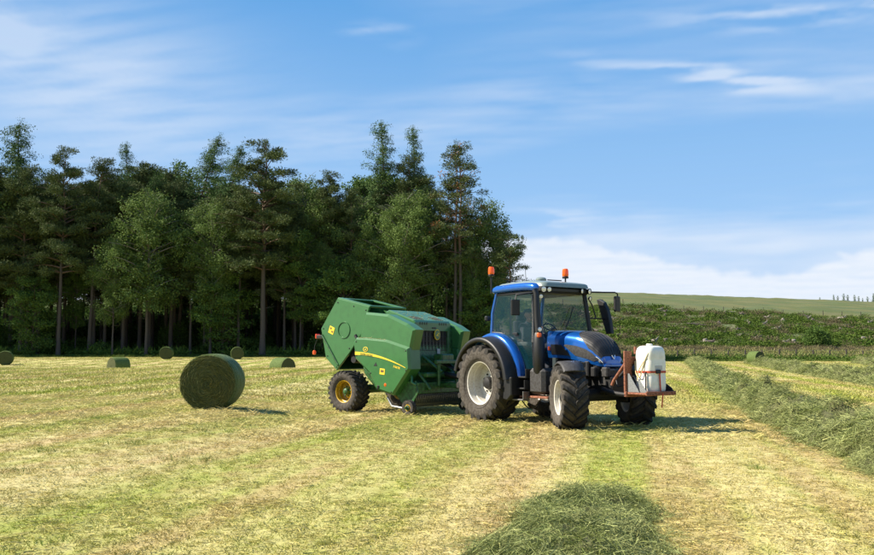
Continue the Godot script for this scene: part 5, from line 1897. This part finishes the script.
func make_baler() -> void:
	rng.seed = 800
	var B := base("round_baler", Vector3(-1.53, 0.0, -23.4), deg_to_rad(-38.5), "green round baler with yellow stripe and wheels, tailgate raised, behind the tractor", "baler")
	for s in [1.0, -1.0]:
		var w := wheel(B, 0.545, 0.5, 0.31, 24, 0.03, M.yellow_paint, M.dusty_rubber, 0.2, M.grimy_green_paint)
		w.position = Vector3(-0.1, 0.53, 1.12 * s)
		w.rotation = Vector3(0, 0.0 if s > 0 else PI, 0.2)
		w.set_meta("label", "baler wheel with yellow rim")
	var st := begin()
	tube(st, [Vector3(-0.1, 0.53, -1.0), Vector3(-0.1, 0.53, 1.0)], 0.07, 10)
	cbox(st, Vector3(0.4, 0.62, 0.62), Vector3(2.2, 0.16, 0.1), 0.02)
	cbox(st, Vector3(0.4, 0.62, -0.62), Vector3(2.2, 0.16, 0.1), 0.02)
	obj("axle_frame", st, M.grimy_green_paint, B)
	# side shells
	var upper := ([Vector2(0.52, 2.58), Vector2(1.3, 2.5), Vector2(1.94, 2.25), Vector2(2.2, 2.1), Vector2(2.07, 1.6), Vector2(1.0, 1.7), Vector2(0.24, 1.76), Vector2(0.36, 2.06)])
	var lower := ([Vector2(0.15, 1.8), Vector2(0.26, 1.93), Vector2(0.6, 1.92), Vector2(1.3, 1.86), Vector2(2.06, 1.66), Vector2(2.1, 1.13), Vector2(1.55, 0.47), Vector2(0.98, 0.6), Vector2(0.72, 1.02), Vector2(0.22, 1.38)])
	for s in [1.0, -1.0]:
		st = begin()
		prism(st, upper, 0.78, 1.19, 0.06, flip_z(s))
		obj("upper_shell", st, M.green_paint, B)
		st = begin()
		prism(st, lower, 0.78, 1.26, 0.055, flip_z(s))
		var sh := obj("side_shell", st, M.green_paint, B)
		if s > 0:
			# long yellow stripe
			var rp := []
			for i in 15:
				var t := i / 14.0
				rp.append(Vector3(lerpf(0.25, 1.97, t), 1.52 - 0.02 * t - 0.34 * t * t, lerpf(0.085, 0.012, t)))
			obj("yellow_stripe", ribbon(rp, 1.262, 0.006), M.decal_yellow, sh)
			# maker's oval with a leaping figure, and small lettering
			st = begin()
			var ov := []
			for k in 24: ov.append(Vector2(0.62 + cos(TAU * k / 24.0) * 0.085, 1.62 + sin(TAU * k / 24.0) * 0.062))
			prism(st, ov, 1.262, 1.268, 0.001)
			var em := obj("oval_emblem", st, M.decal_yellow, sh)
			st = begin()
			var oi := []
			for k in 24: oi.append(Vector2(0.62 + cos(TAU * k / 24.0) * 0.066, 1.62 + sin(TAU * k / 24.0) * 0.046))
			prism(st, oi, 1.2685, 1.2705, 0.0005)
			obj("emblem_field", st, M.green_paint, em)
			st = begin()
			prism(st, [Vector2(0.575, 1.605), Vector2(0.62, 1.625), Vector2(0.655, 1.645), Vector2(0.66, 1.635), Vector2(0.632, 1.612), Vector2(0.66, 1.594), Vector2(0.615, 1.604)], 1.271, 1.273, 0.0004)
			obj("emblem_deer", st, M.decal_yellow, em)
			lettering(sh, "JOHN DEERE", Vector3(0.66, 1.478, 1.2695), 0.075, -7.0, M.grimy_green_paint)
			lettering(sh, "F441R", Vector3(1.68, 1.17, 1.262), 0.08, -12.0, M.decal_yellow)
			st = begin()
			cbox(st, Vector3(1.2, 1.06, 1.263), Vector3(0.17, 0.15, 0.006), 0.001, ROTZ(-6))
			var stk := obj("warning_sticker", st, M.decal_yellow, sh)
			st = begin()
			cbox(st, Vector3(1.2, 1.07, 1.2675), Vector3(0.1, 0.06, 0.003), 0.0005, ROTZ(-6))
			obj("sticker_print", st, M.sticker_print, stk)
			st = begin()
			lathe(st, [Vector2(0.045, 0), Vector2(0.045, 0.02), Vector2(0.03, 0.028), Vector2(0, 0.03)], 14, Transform3D(Basis(), Vector3(1.3, 0.73, 1.24)))
			obj("side_reflector", st, M.amber_lens, sh)
			st = begin()
			prism(st, [Vector2(0.9, 1.2), Vector2(0.98, 1.29), Vector2(1.03, 1.2)], 1.258, 1.266, 0.002)
			obj("vent_mark", st, M.grille_black, sh)
	# latches, hinges and bolts on the shells
	for s in [1.0, -1.0]:
		for h in [[0.75, 2.5], [1.5, 2.36]]:
			st = begin()
			cbox(st, Vector3(h[0], h[1], 1.0 * s), Vector3(0.12, 0.06, 0.08), 0.012)
			obj("hinge", st, M.grimy_green_paint, B)
		st = begin()
		cbox(st, Vector3(1.06, 0.66, 1.268 * s), Vector3(0.05, 0.11, 0.03), 0.008, ROTZ(-20))
		obj("latch", st, M.black_plastic, B)
		for q in [[0.3, 1.46], [0.8, 1.02], [1.04, 0.7], [1.5, 0.56], [1.98, 1.1], [1.97, 1.58], [0.28, 1.82]]:
			st = begin()
			lathe(st, [Vector2(0.018, 0.0), Vector2(0.018, 0.01), Vector2(0.01, 0.016), Vector2(0, 0.016)], 8, Transform3D(Basis(Vector3.RIGHT, Vector3.UP, Vector3(0, 0, s)), Vector3(q[0], q[1], 1.257 * s)))
			obj("bolt", st, M.cast_iron, B)
		for q in [[-0.9, 2.9], [-0.3, 2.78], [0.15, 2.66], [-1.45, 2.2], [-1.28, 1.45], [-0.92, 1.15], [-0.45, 1.65]]:
			st = begin()
			lathe(st, [Vector2(0.02, 0.0), Vector2(0.02, 0.01), Vector2(0.012, 0.018), Vector2(0, 0.018)], 8, Transform3D(Basis(Vector3.RIGHT, Vector3.UP, Vector3(0, 0, s)), Vector3(q[0], q[1], 0.757 * s)))
			obj("bolt", st, M.cast_iron, B)
	# bale chamber behind the shells
	st = begin()
	prism(st, dense([Vector2(0.3, 2.45), Vector2(1.2, 2.45), Vector2(1.75, 2.1), Vector2(1.85, 1.2), Vector2(1.4, 0.6), Vector2(0.6, 0.55), Vector2(0.1, 1.0), Vector2(0.0, 1.7)], 0.4), -0.78, 0.78, 0.02)
	obj("bale_chamber", st, M.grimy_green_paint, B)
	# front bonnet: sloped top with slots, upright face
	st = begin()
	prism(st, [Vector2(0.84, 2.6), Vector2(0.95, 2.64), Vector2(1.78, 2.36), Vector2(1.84, 2.3), Vector2(1.84, 2.1), Vector2(1.6, 2.08), Vector2(0.84, 2.2)], -0.74, 0.74, 0.025)
	var bonnet := obj("bonnet", st, M.green_paint, B)
	for z0 in [0.28, -0.52]:
		for k in 4:
			st = begin()
			var rb := Basis(Vector3.BACK, -atan2(0.28, 0.83))
			cbox(st, Vector3(1.6, 2.424, z0 + k * 0.09) , Vector3(0.28, 0.012, 0.035), 0.004, rb)
			obj("vent_slot", st, M.grille_black, bonnet)
			st = begin()
			cbox(st, Vector3(1.842, 2.28, z0 + k * 0.09), Vector3(0.012, 0.07, 0.035), 0.004)
			obj("vent_slot", st, M.grille_black, bonnet)
	st = begin()
	cbox(st, Vector3(1.845, 2.17, -0.02), Vector3(0.02, 0.035, 0.16), 0.006)
	obj("bonnet_handle", st, M.grille_black, bonnet)
	# cheeks either side of the mesh screen, and the screen
	for s in [1.0, -1.0]:
		st = begin()
		cbox(st, Vector3(1.78, 1.75, 0.86 * s), Vector3(0.14, 0.8, 0.5), 0.04)
		obj("front_cheek", st, M.grimy_green_paint, B)
	st = begin()
	cbox(st, Vector3(1.76, 1.83, 0), Vector3(0.06, 0.58, 1.24), 0.01)
	var scr := obj("front_screen", st, M.grille_black, B)
	for k in 9:
		st = begin()
		cbox(st, Vector3(1.8, 1.83, lerpf(-0.54, 0.54, k / 8.0)), Vector3(0.02, 0.52, 0.018), 0.005)
		obj("screen_bar", st, M.black_plastic, scr)
	for k in 5:
		st = begin()
		cbox(st, Vector3(1.806, lerpf(1.6, 2.06, k / 4.0), 0), Vector3(0.016, 0.016, 1.16), 0.004)
		obj("screen_bar", st, M.black_plastic, scr)
	# oval badge on the screen
	var bd := Transform3D(ROTY(90), Vector3(1.83, 2.0, -0.15))
	st = begin()
	var ov2 := []
	for k in 24: ov2.append(Vector2(cos(TAU * k / 24.0) * 0.12, sin(TAU * k / 24.0) * 0.14))
	prism(st, ov2, 0.0, 0.02, 0.004, bd)
	var badge := obj("front_badge", st, M.decal_yellow, B)
	st = begin()
	var ov3 := []
	for k in 24: ov3.append(Vector2(cos(TAU * k / 24.0) * 0.1, sin(TAU * k / 24.0) * 0.118))
	prism(st, ov3, 0.021, 0.026, 0.002, bd)
	obj("badge_field", st, M.green_paint, badge)
	st = begin()
	prism(st, [Vector2(-0.07, -0.03), Vector2(-0.01, 0.012), Vector2(0.05, 0.06), Vector2(0.065, 0.04), Vector2(0.02, -0.01), Vector2(0.06, -0.055), Vector2(-0.01, -0.025)], 0.027, 0.03, 0.001, bd)
	obj("badge_deer", st, M.decal_yellow, badge)
	st = begin()
	cbox(st, Vector3(1.83, 1.57, -0.22), Vector3(0.02, 0.13, 0.12), 0.004)
	obj("paper_label", st, M.paper_grey, B)
	st = begin()
	cbox(st, Vector3(1.856, 1.72, 0.72), Vector3(0.008, 0.2, 0.07), 0.002)
	obj("front_sticker", st, M.decal_yellow, B)
	lamp(B, "front_lamp", Vector3(1.86, 1.72, 0.95), 0.04, Vector3(1, 0, 0.1))
	# frame work under the screen
	for s in [1.0, -1.0]:
		st = begin()
		tube(st, [Vector3(1.8, 1.45, 0.42 * s), Vector3(2.35, 1.05, 0.3 * s)], 0.045, 8)
		tube(st, [Vector3(2.3, 1.3, 0.36 * s), Vector3(2.3, 0.7, 0.36 * s)], 0.04, 8)
		tube(st, [Vector3(1.7, 1.2, 0.72 * s), Vector3(2.05, 0.92, 0.72 * s), Vector3(2.2, 0.62, 0.6 * s)], 0.05, 8)
		obj("frame_strut", st, M.grimy_green_paint, B)
	st = begin()
	cbox(st, Vector3(2.3, 1.3, 0), Vector3(0.1, 0.09, 1.0), 0.015)
	cbox(st, Vector3(2.1, 1.4, -0.1), Vector3(0.3, 0.2, 0.5), 0.03)
	cbox(st, Vector3(2.1, 0.98, 0.1), Vector3(0.3, 0.12, 1.3), 0.03)
	obj("cross_member", st, M.grimy_green_paint, B)
	st = begin()
	cbox(st, Vector3(2.55, 0.72, 0), Vector3(1.5, 0.14, 0.2), 0.03)
	cbox(st, Vector3(3.45, 0.62, 0), Vector3(0.6, 0.1, 0.14), 0.02, ROTZ(-8))
	obj("drawbar", st, M.grimy_green_paint, B)
	st = begin()
	tube(st, [Vector3(2.2, 1.0, 0.02), Vector3(3.5, 0.78, 0.02)], 0.06, 12)
	obj("drive_shaft", st, M.black_plastic, B)
	for k in 3:
		st = begin()
		tube(st, [Vector3(1.9, 1.35, -0.2 + k * 0.14), Vector3(2.4, 1.15, -0.15 + k * 0.1), Vector3(3.2, 1.0, -0.05 + k * 0.05), Vector3(3.6, 1.1, 0.0 + k * 0.05)], 0.016, 6)
		obj("hydraulic_hose", st, M.black_plastic, B)
	# pickup
	st = begin()
	cbox(st, Vector3(1.95, 0.78, 0.0), Vector3(0.34, 0.05, 2.0), 0.015, ROTZ(-14))
	cbox(st, Vector3(2.12, 0.66, 0.0), Vector3(0.06, 0.28, 2.02), 0.02)
	var pk := obj("pickup_guard", st, M.grimy_green_paint, B)
	st = begin()
	tube(st, [Vector3(1.86, 0.42, -1.0), Vector3(1.86, 0.42, 1.0)], 0.17, 16)
	obj("pickup_reel", st, M.cast_iron, pk)
	st = begin()
	for k in 30:
		var z := lerpf(-0.97, 0.97, k / 29.0)
		var ln := []
		for j in 5:
			var a := lerpf(-2.0, 0.9, j / 4.0)
			ln.append(Vector3(1.86 + cos(a) * 0.235, 0.42 + sin(a) * 0.235, z))
		tube(st, ln, 0.014, 5, false)
	obj("stripper_bands", st, M.steel, pk)
	st = begin()
	for row in 4:
		var a := TAU * row / 4.0 + 0.3
		for k in 29:
			var z := lerpf(-0.94, 0.94, k / 28.0)
			tube(st, [Vector3(1.86 + cos(a) * 0.16, 0.42 + sin(a) * 0.16, z), Vector3(1.86 + cos(a - 0.12) * 0.29, 0.42 + sin(a - 0.12) * 0.29, z)], 0.006, 4, false)
	obj("tines", st, M.steel, pk)
	for s in [1.0, -1.0]:
		st = begin()
		prism(st, [Vector2(1.5, 0.8), Vector2(2.1, 0.84), Vector2(2.18, 0.55), Vector2(2.02, 0.3), Vector2(1.7, 0.24), Vector2(1.48, 0.45)], 0.99, 1.03, 0.008, flip_z(s))
		obj("end_plate", st, M.grimy_green_paint, pk)
		st = begin()
		tube(st, [Vector3(1.9, 1.0, 1.02 * s), Vector3(2.0, 0.93, 1.06 * s), Vector3(2.02, 0.8, 1.08 * s), Vector3(2.12, 0.74, 1.04 * s)], 0.03, 7)
		obj("gauge_arm", st, M.green_paint if s > 0 else M.grimy_green_paint, pk)
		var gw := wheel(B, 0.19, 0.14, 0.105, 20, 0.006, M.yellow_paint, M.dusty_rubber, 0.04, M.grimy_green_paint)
		gw.name = "gauge_wheel"
		gw.position = Vector3(2.0, 0.185, 1.16 * s)
		gw.rotation.y = 0.0 if s > 0 else PI
		st = begin()
		tube(st, [Vector3(2.0, 0.185, 1.02 * s), Vector3(2.0, 0.185, 1.16 * s)], 0.02, 8)
		tube(st, [Vector3(1.2, 0.42, 1.06 * s), Vector3(1.35, 0.2, 1.06 * s), Vector3(1.7, 0.16, 1.06 * s), Vector3(2.0, 0.2, 1.05 * s)], 0.028, 7)
		obj("skid_rail", st, M.galvanised if s > 0 else M.grimy_green_paint, pk)
	# crop still hanging under the pickup
	st = begin()
	for i in 260:
		st.set_color(Color(0.2, 0.2, 0.07) * rng.randf_range(0.5, 1.2))
		strip_blade(st, Vector3(rng.randf_range(1.5, 1.95), rng.randf_range(0.3, 0.85), rng.randf_range(-0.95, 0.99)), Vector3(rng.randf_range(-0.5, 0.5), -1, rng.randf_range(-0.4, 0.4)).normalized(), Vector3(0, -0.1, 0.1), 0.22, 0.008, 2)
	obj("hanging_crop", st, M.hay, B).set_meta("kind", "stuff")
	# chaff lying on the ledges
	st = begin()
	for i in 620:
		var p: Vector3
		var q := rng.randf()
		if q < 0.4:
			var t := pow(rng.randf(), 0.7)
			p = Vector3(lerpf(0.98, 1.76, t), lerpf(2.642, 2.378, t), rng.randf_range(-0.68, 0.68))
		elif q < 0.65:
			p = Vector3(rng.randf_range(0.3, 1.25), 0.0, rng.randf_range(1.192, 1.235))
			p.y = 1.93 - 0.01 - maxf(0.0, p.x - 0.6) * 0.086
		elif q < 0.8:
			p = Vector3(rng.randf_range(1.8, 3.2), 0.795, rng.randf_range(-0.09, 0.09))
		else:
			p = Vector3(rng.randf_range(1.82, 2.08), 0.0, rng.randf_range(-0.95, 0.95))
			p.y = 0.83 - (p.x - 1.82) * 0.25
		var c := Color(0.3, 0.3, 0.12).lerp(Color(0.5, 0.43, 0.22), rng.randf())
		st.set_color(c)
		strip_blade(st, p, Vector3(rng.randf_range(-1, 1), rng.randf_range(0.0, 0.15), rng.randf_range(-1, 1)).normalized(), Vector3(0, -0.05, 0), rng.randf_range(0.03, 0.09), 0.006, 2)
	obj("chaff", st, M.hay, B).set_meta("kind", "stuff")
	# raised tailgate: two side plates, rear skins, top frame
	var tp := [Vector2(-0.92, 3.02), Vector2(0.28, 2.75), Vector2(0.02, 2.05), Vector2(-0.42, 1.55), Vector2(-0.92, 1.06), Vector2(-1.35, 1.39), Vector2(-1.55, 2.2)]
	for s in [1.0, -1.0]:
		st = begin()
		prism(st, tp, 0.7, 0.76, 0.015, flip_z(s))
		var g := obj("tailgate_side", st, M.green_paint, B)
		if s > 0:
			st = begin()
			lathe(st, [Vector2(0.235, 0.0), Vector2(0.23, 0.022), Vector2(0.205, 0.022), Vector2(0.2, 0.004)], 40, Transform3D(Basis(), Vector3(-0.66, 2.15, 0.757)))
			obj("bearing_cover", st, M.green_paint, g)
			st = begin()
			cbox(st, Vector3(-1.13, 2.15, 0.764), Vector3(0.2, 0.2, 0.006), 0.001, ROTZ(-22))
			var sk := obj("tailgate_sticker", st, M.decal_yellow, g)
			for q in [Vector2(-0.04, 0.04), Vector2(0.04, -0.03)]:
				st = begin()
				var pp: Vector3 = Vector3(-1.13, 2.15, 0.769) + ROTZ(-22) * Vector3(q.x, q.y, 0)
				cbox(st, pp, Vector3(0.06, 0.05, 0.003), 0.0005, ROTZ(-22))
				obj("sticker_print", st, M.sticker_print, sk)
			st = begin()
			var ln := []
			for k in 9: ln.append(Vector3(lerpf(-1.49, -0.86, k / 8.0), lerpf(2.02, 1.2, k / 8.0) + 0.1 * sin(PI * k / 8.0) * 0.0, 0.765))
			tube(st, ln, 0.035, 6)
			obj("tailgate_rib", st, M.grimy_green_paint, g)
	var skin := [tp[0], tp[6], tp[5], tp[4]]
	for i in 3:
		st = begin()
		var a: Vector2 = skin[i]
		var b: Vector2 = skin[i + 1]
		var mid := (a + b) * 0.5
		var nn := (mid - Vector2(-0.6, 2.0)).normalized() * -0.02
		cbox(st, Vector3(mid.x + nn.x, mid.y + nn.y, 0), Vector3((b - a).length() - 0.02, 0.04, 1.4), 0.008, Basis(Vector3.BACK, (b - a).angle()))
		obj("rear_skin", st, M.green_paint, B)
	var tdir: Vector2 = tp[1] - tp[0]
	var tb := Basis(Vector3.BACK, tdir.angle())
	for e in [[0.5, 0.64, 1.24, 0.2], [0.5, -0.64, 1.24, 0.2]]:
		st = begin()
		var c: Vector2 = tp[0].lerp(tp[1], e[0])
		cbox(st, Vector3(c.x, c.y, e[1]), Vector3(e[2], 0.05, e[3]), 0.012, tb)
		obj("top_rail", st, M.green_paint, B)
	for e in [0.06, 0.95]:
		st = begin()
		var c: Vector2 = tp[0].lerp(tp[1], e)
		cbox(st, Vector3(c.x, c.y, 0.0), Vector3(0.12, 0.045, 1.1), 0.012, tb)
		obj("top_rail", st, M.green_paint, B)
	st = begin()
	for k in 5:
		var yy := 2.55 - k * 0.3
		tube(st, [Vector3(-0.75 + 0.1 * k, yy, -0.7), Vector3(-0.75 + 0.1 * k, yy, 0.7)], 0.09, 12)
	obj("belt_roller", st, M.cast_iron, B)
	st = begin()
	cbox(st, Vector3(-0.55, 1.9, 0), Vector3(0.5, 1.2, 1.3), 0.1, ROTZ(25))
	obj("bale_belts", st, M.rubber, B)
	# lift rams and rear lamps
	for s in [1.0, -1.0]:
		st = begin()
		tube(st, [Vector3(0.35, 1.3, 0.86 * s), Vector3(-0.15, 2.0, 0.84 * s)], 0.045, 10)
		obj("lift_ram", st, M.cast_iron, B)
		st = begin()
		cbox(st, Vector3(-1.58, 1.97, 0.72 * s), Vector3(0.24, 0.1, 0.14), 0.015)
		var la := obj("rear_lamp_arm", st, M.black_plastic, B)
		st = begin()
		cbox(st, Vector3(-1.72, 1.99, 0.72 * s), Vector3(0.06, 0.13, 0.15), 0.02)
		obj("rear_lamp_lens", st, M.red_lens, la)
		st = begin()
		tube(st, [Vector3(-1.68, 1.93, 0.76 * s), Vector3(-1.75, 1.72, 0.8 * s), Vector3(-1.74, 1.58, 0.82 * s)], 0.008, 5)
		obj("lamp_cable", st, M.black_plastic, la)
		st = begin()
		lathe(st, [Vector2(0, -0.06), Vector2(0.045, -0.05), Vector2(0.05, 0.02), Vector2(0.03, 0.06), Vector2(0, 0.065)], 12, Transform3D(ROTX(-90), Vector3(-1.74, 1.54, 0.82 * s)))
		obj("hanging_reflector", st, M.amber_lens, la)

func lettering(parent: Node, words: String, at: Vector3, size: float, tilt: float, m: Material) -> void:
	var t := TextMesh.new()
	var f := SystemFont.new()
	f.font_names = PackedStringArray(["Droid Sans"])
	f.font_weight = 700
	t.font = f
	t.text = words
	t.font_size = 32
	t.pixel_size = size / 32.0
	t.depth = 0.002
	var o := put_mesh("lettering", t, m, parent)
	o.position = at
	o.rotation_degrees.z = tilt

# ---------------------------------------------------------------- driver: tapered limbs joined into one skin
func field_mesh(bones: Array, cell: float, blend: float) -> ArrayMesh:
	var lo := Vector3.ONE * 1e9
	var hi := -lo
	for b in bones:
		for k in 2:
			var r: float = b[2 + k]
			lo = lo.min(b[k] - Vector3.ONE * (r + cell * 2.0))
			hi = hi.max(b[k] + Vector3.ONE * (r + cell * 2.0))
	var n: Vector3i = Vector3i(((hi - lo) / cell).ceil()) + Vector3i.ONE
	var vals := PackedFloat32Array()
	vals.resize(n.x * n.y * n.z)
	vals.fill(1.0)
	var near := PackedByteArray()
	near.resize(vals.size())
	for b in bones:
		var a: Vector3 = b[0]
		var c: Vector3 = b[1]
		var ra: float = b[2]
		var rb: float = b[3]
		var m := maxf(ra, rb) + cell * 2.0 + blend
		var l := Vector3i(((a.min(c) - Vector3.ONE * m - lo) / cell).floor()).clamp(Vector3i.ZERO, n - Vector3i.ONE)
		var h := Vector3i(((a.max(c) + Vector3.ONE * m - lo) / cell).ceil()).clamp(Vector3i.ZERO, n - Vector3i.ONE)
		var ac := c - a
		var q := maxf(ac.length_squared(), 1e-9)
		for z in range(l.z, h.z + 1):
			for y in range(l.y, h.y + 1):
				for x in range(l.x, h.x + 1):
					var p := lo + Vector3(x, y, z) * cell
					var t := clampf((p - a).dot(ac) / q, 0.0, 1.0)
					var d := p.distance_to(a + ac * t) - lerpf(ra, rb, t)
					var i := (z * n.y + y) * n.x + x
					if near[i] == 0:
						vals[i] = d
						near[i] = 1
					else:
						var e := vals[i]
						var k := maxf(blend - absf(d - e), 0.0) / blend
						vals[i] = minf(d, e) - k * k * blend * 0.25
	var st := begin()
	st.set_smooth_group(0)
	var vert := {}
	var offs := [Vector3i(0, 0, 0), Vector3i(1, 0, 0), Vector3i(0, 1, 0), Vector3i(1, 1, 0), Vector3i(0, 0, 1), Vector3i(1, 0, 1), Vector3i(0, 1, 1), Vector3i(1, 1, 1)]
	var edges := [[0, 1], [2, 3], [4, 5], [6, 7], [0, 2], [1, 3], [4, 6], [5, 7], [0, 4], [1, 5], [2, 6], [3, 7]]
	for z in n.z - 1:
		for y in n.y - 1:
			for x in n.x - 1:
				var v := []
				var neg := 0
				for o in offs:
					var w := vals[((z + o.z) * n.y + y + o.y) * n.x + x + o.x]
					v.append(w)
					if w < 0.0: neg += 1
				if neg == 0 or neg == 8: continue
				var s := Vector3()
				var k := 0
				for e in edges:
					if (v[e[0]] < 0.0) != (v[e[1]] < 0.0):
						s += Vector3(offs[e[0]]).lerp(Vector3(offs[e[1]]), v[e[0]] / (v[e[0]] - v[e[1]]))
						k += 1
				vert[Vector3i(x, y, z)] = lo + (Vector3(x, y, z) + s / k) * cell
	for key in vert:
		for ax in 3:
			var d := Vector3i()
			d[ax] = 1
			var i: int = (key.z * n.y + key.y) * n.x + key.x
			var kk: Vector3i = key + d
			if kk.x >= n.x or kk.y >= n.y or kk.z >= n.z: continue
			var v0 := vals[i]
			var v1 := vals[(kk.z * n.y + kk.y) * n.x + kk.x]
			if (v0 < 0.0) == (v1 < 0.0): continue
			var u := Vector3i()
			var w := Vector3i()
			u[(ax + 1) % 3] = 1
			w[(ax + 2) % 3] = 1
			if not (vert.has(key - u) and vert.has(key - w) and vert.has(key - u - w)): continue
			if v0 < 0.0: quad(st, vert[key], vert[key - w], vert[key - u - w], vert[key - u])
			else: quad(st, vert[key], vert[key - u], vert[key - u - w], vert[key - w])
	return mesh_of(st)

func make_driver() -> void:
	var P := base("person", Vector3(1.98, 0.0, -20.2), deg_to_rad(-56.6), "driver in dark clothes sitting in the tractor cab, hands on the wheel", "person")
	var b := []
	# torso, pelvis, thighs, shins, arms  (a, b, radius at a, radius at b)
	b.append([Vector3(0.27, 1.66, 0), Vector3(0.24, 1.82, 0), 0.15, 0.135])
	b.append([Vector3(0.24, 1.82, 0), Vector3(0.24, 2.06, 0), 0.14, 0.15])
	b.append([Vector3(0.24, 2.12, -0.13), Vector3(0.24, 2.12, 0.13), 0.1, 0.1])
	b.append([Vector3(0.25, 2.14, 0), Vector3(0.27, 2.24, 0), 0.065, 0.06])
	for s in [-1.0, 1.0]:
		b.append([Vector3(0.3, 1.65, 0.1 * s), Vector3(0.75, 1.66, 0.15 * s), 0.1, 0.07])
		b.append([Vector3(0.75, 1.66, 0.15 * s), Vector3(0.95, 1.26, 0.14 * s), 0.068, 0.045])
		b.append([Vector3(0.95, 1.26, 0.14 * s), Vector3(1.12, 1.2, 0.14 * s), 0.05, 0.04])
		b.append([Vector3(0.25, 2.13, 0.19 * s), Vector3(0.48, 1.88, 0.27 * s), 0.065, 0.048])
		b.append([Vector3(0.48, 1.88, 0.27 * s), Vector3(0.84, 2.04, 0.2 * s), 0.047, 0.033])
	var body := put_mesh("body", field_mesh(b, 0.02, 0.05), M.overalls, P)
	# head with brow, nose, jaw and ears
	var h := []
	h.append([Vector3(0.275, 2.22, 0), Vector3(0.29, 2.32, 0), 0.055, 0.06])
	h.append([Vector3(0.27, 2.42, 0), Vector3(0.31, 2.41, 0), 0.098, 0.085])
	h.append([Vector3(0.32, 2.31, 0), Vector3(0.345, 2.3, 0), 0.055, 0.045])
	h.append([Vector3(0.385, 2.4, 0), Vector3(0.41, 2.36, 0), 0.012, 0.016])
	h.append([Vector3(0.365, 2.425, -0.04), Vector3(0.365, 2.425, 0.04), 0.022, 0.022])
	h.append([Vector3(0.378, 2.31, -0.02), Vector3(0.378, 2.31, 0.02), 0.012, 0.012])
	for s in [-1.0, 1.0]:
		h.append([Vector3(0.28, 2.4, 0.093 * s), Vector3(0.275, 2.36, 0.093 * s), 0.016, 0.012])
	put_mesh("head", field_mesh(h, 0.009, 0.02), M.skin, body)
	var hr := []
	hr.append([Vector3(0.25, 2.46, 0), Vector3(0.3, 2.48, 0), 0.095, 0.075])
	hr.append([Vector3(0.215, 2.36, 0), Vector3(0.22, 2.44, 0), 0.07, 0.09])
	put_mesh("hair", field_mesh(hr, 0.014, 0.03), M.hair, body)
	for s in [-1.0, 1.0]:
		var eye := begin()
		lathe(eye, [Vector2(0.0, -0.011), Vector2(0.01, -0.005), Vector2(0.011, 0.003), Vector2(0.0, 0.011)], 8, Transform3D(ROTY(90), Vector3(0.383, 2.398, 0.034 * s)))
		obj("eye", eye, M.hair, body)
		var g := []
		var w := Vector3(0.84, 2.04, 0.2 * s)
		g.append([w, w + Vector3(0.05, 0.02, 0.0), 0.03, 0.036])
		g.append([w + Vector3(0.05, 0.035, 0), w + Vector3(0.085, 0.0, 0), 0.032, 0.032])
		for k in 4:
			var o := w + Vector3(0.085 - 0.012 * k, 0.045 - 0.026 * k + 0.01, 0.012 * s)
			var ln: float = [0.038, 0.043, 0.04, 0.032][k]
			g.append([o - Vector3(0.01, 0, 0), o + Vector3(ln, 0.012, 0.008 * s), 0.011, 0.0095])
			g.append([o + Vector3(ln, 0.012, 0.008 * s), o + Vector3(ln + 0.012, -0.016, -0.02 * s), 0.0095, 0.009])
			g.append([o + Vector3(ln + 0.012, -0.016, -0.02 * s), o + Vector3(ln - 0.02, -0.03, -0.03 * s), 0.009, 0.008])
		g.append([w + Vector3(0.035, 0.045, -0.01 * s), w + Vector3(0.085, 0.065, -0.045 * s), 0.014, 0.011])
		g.append([w + Vector3(0.085, 0.065, -0.045 * s), w + Vector3(0.12, 0.05, -0.05 * s), 0.011, 0.009])
		put_mesh("hand", field_mesh(g, 0.006, 0.01), M.skin, body)

# ----------------------------------------------------------------
func _ready() -> void:
	setup_view()
	make_materials()
	mat("hose", lin(0.5, 0.4, 0.2), 0.6)
	mat("sticker_print", lin(0.1, 0.07, 0.02), 0.6)
	var rl := mat("red_lens", lin(0.7, 0.08, 0.01), 0.2, 0.0, 1.0)
	rl.backlight_enabled = true
	rl.backlight = lin(0.6, 0.1, 0.02)
	make_land()
	make_tractor()
	make_front_load()
	make_baler()
	make_driver()
	make_bales()
	make_windrows()
	make_forest()
	make_hill()
	make_stubble()
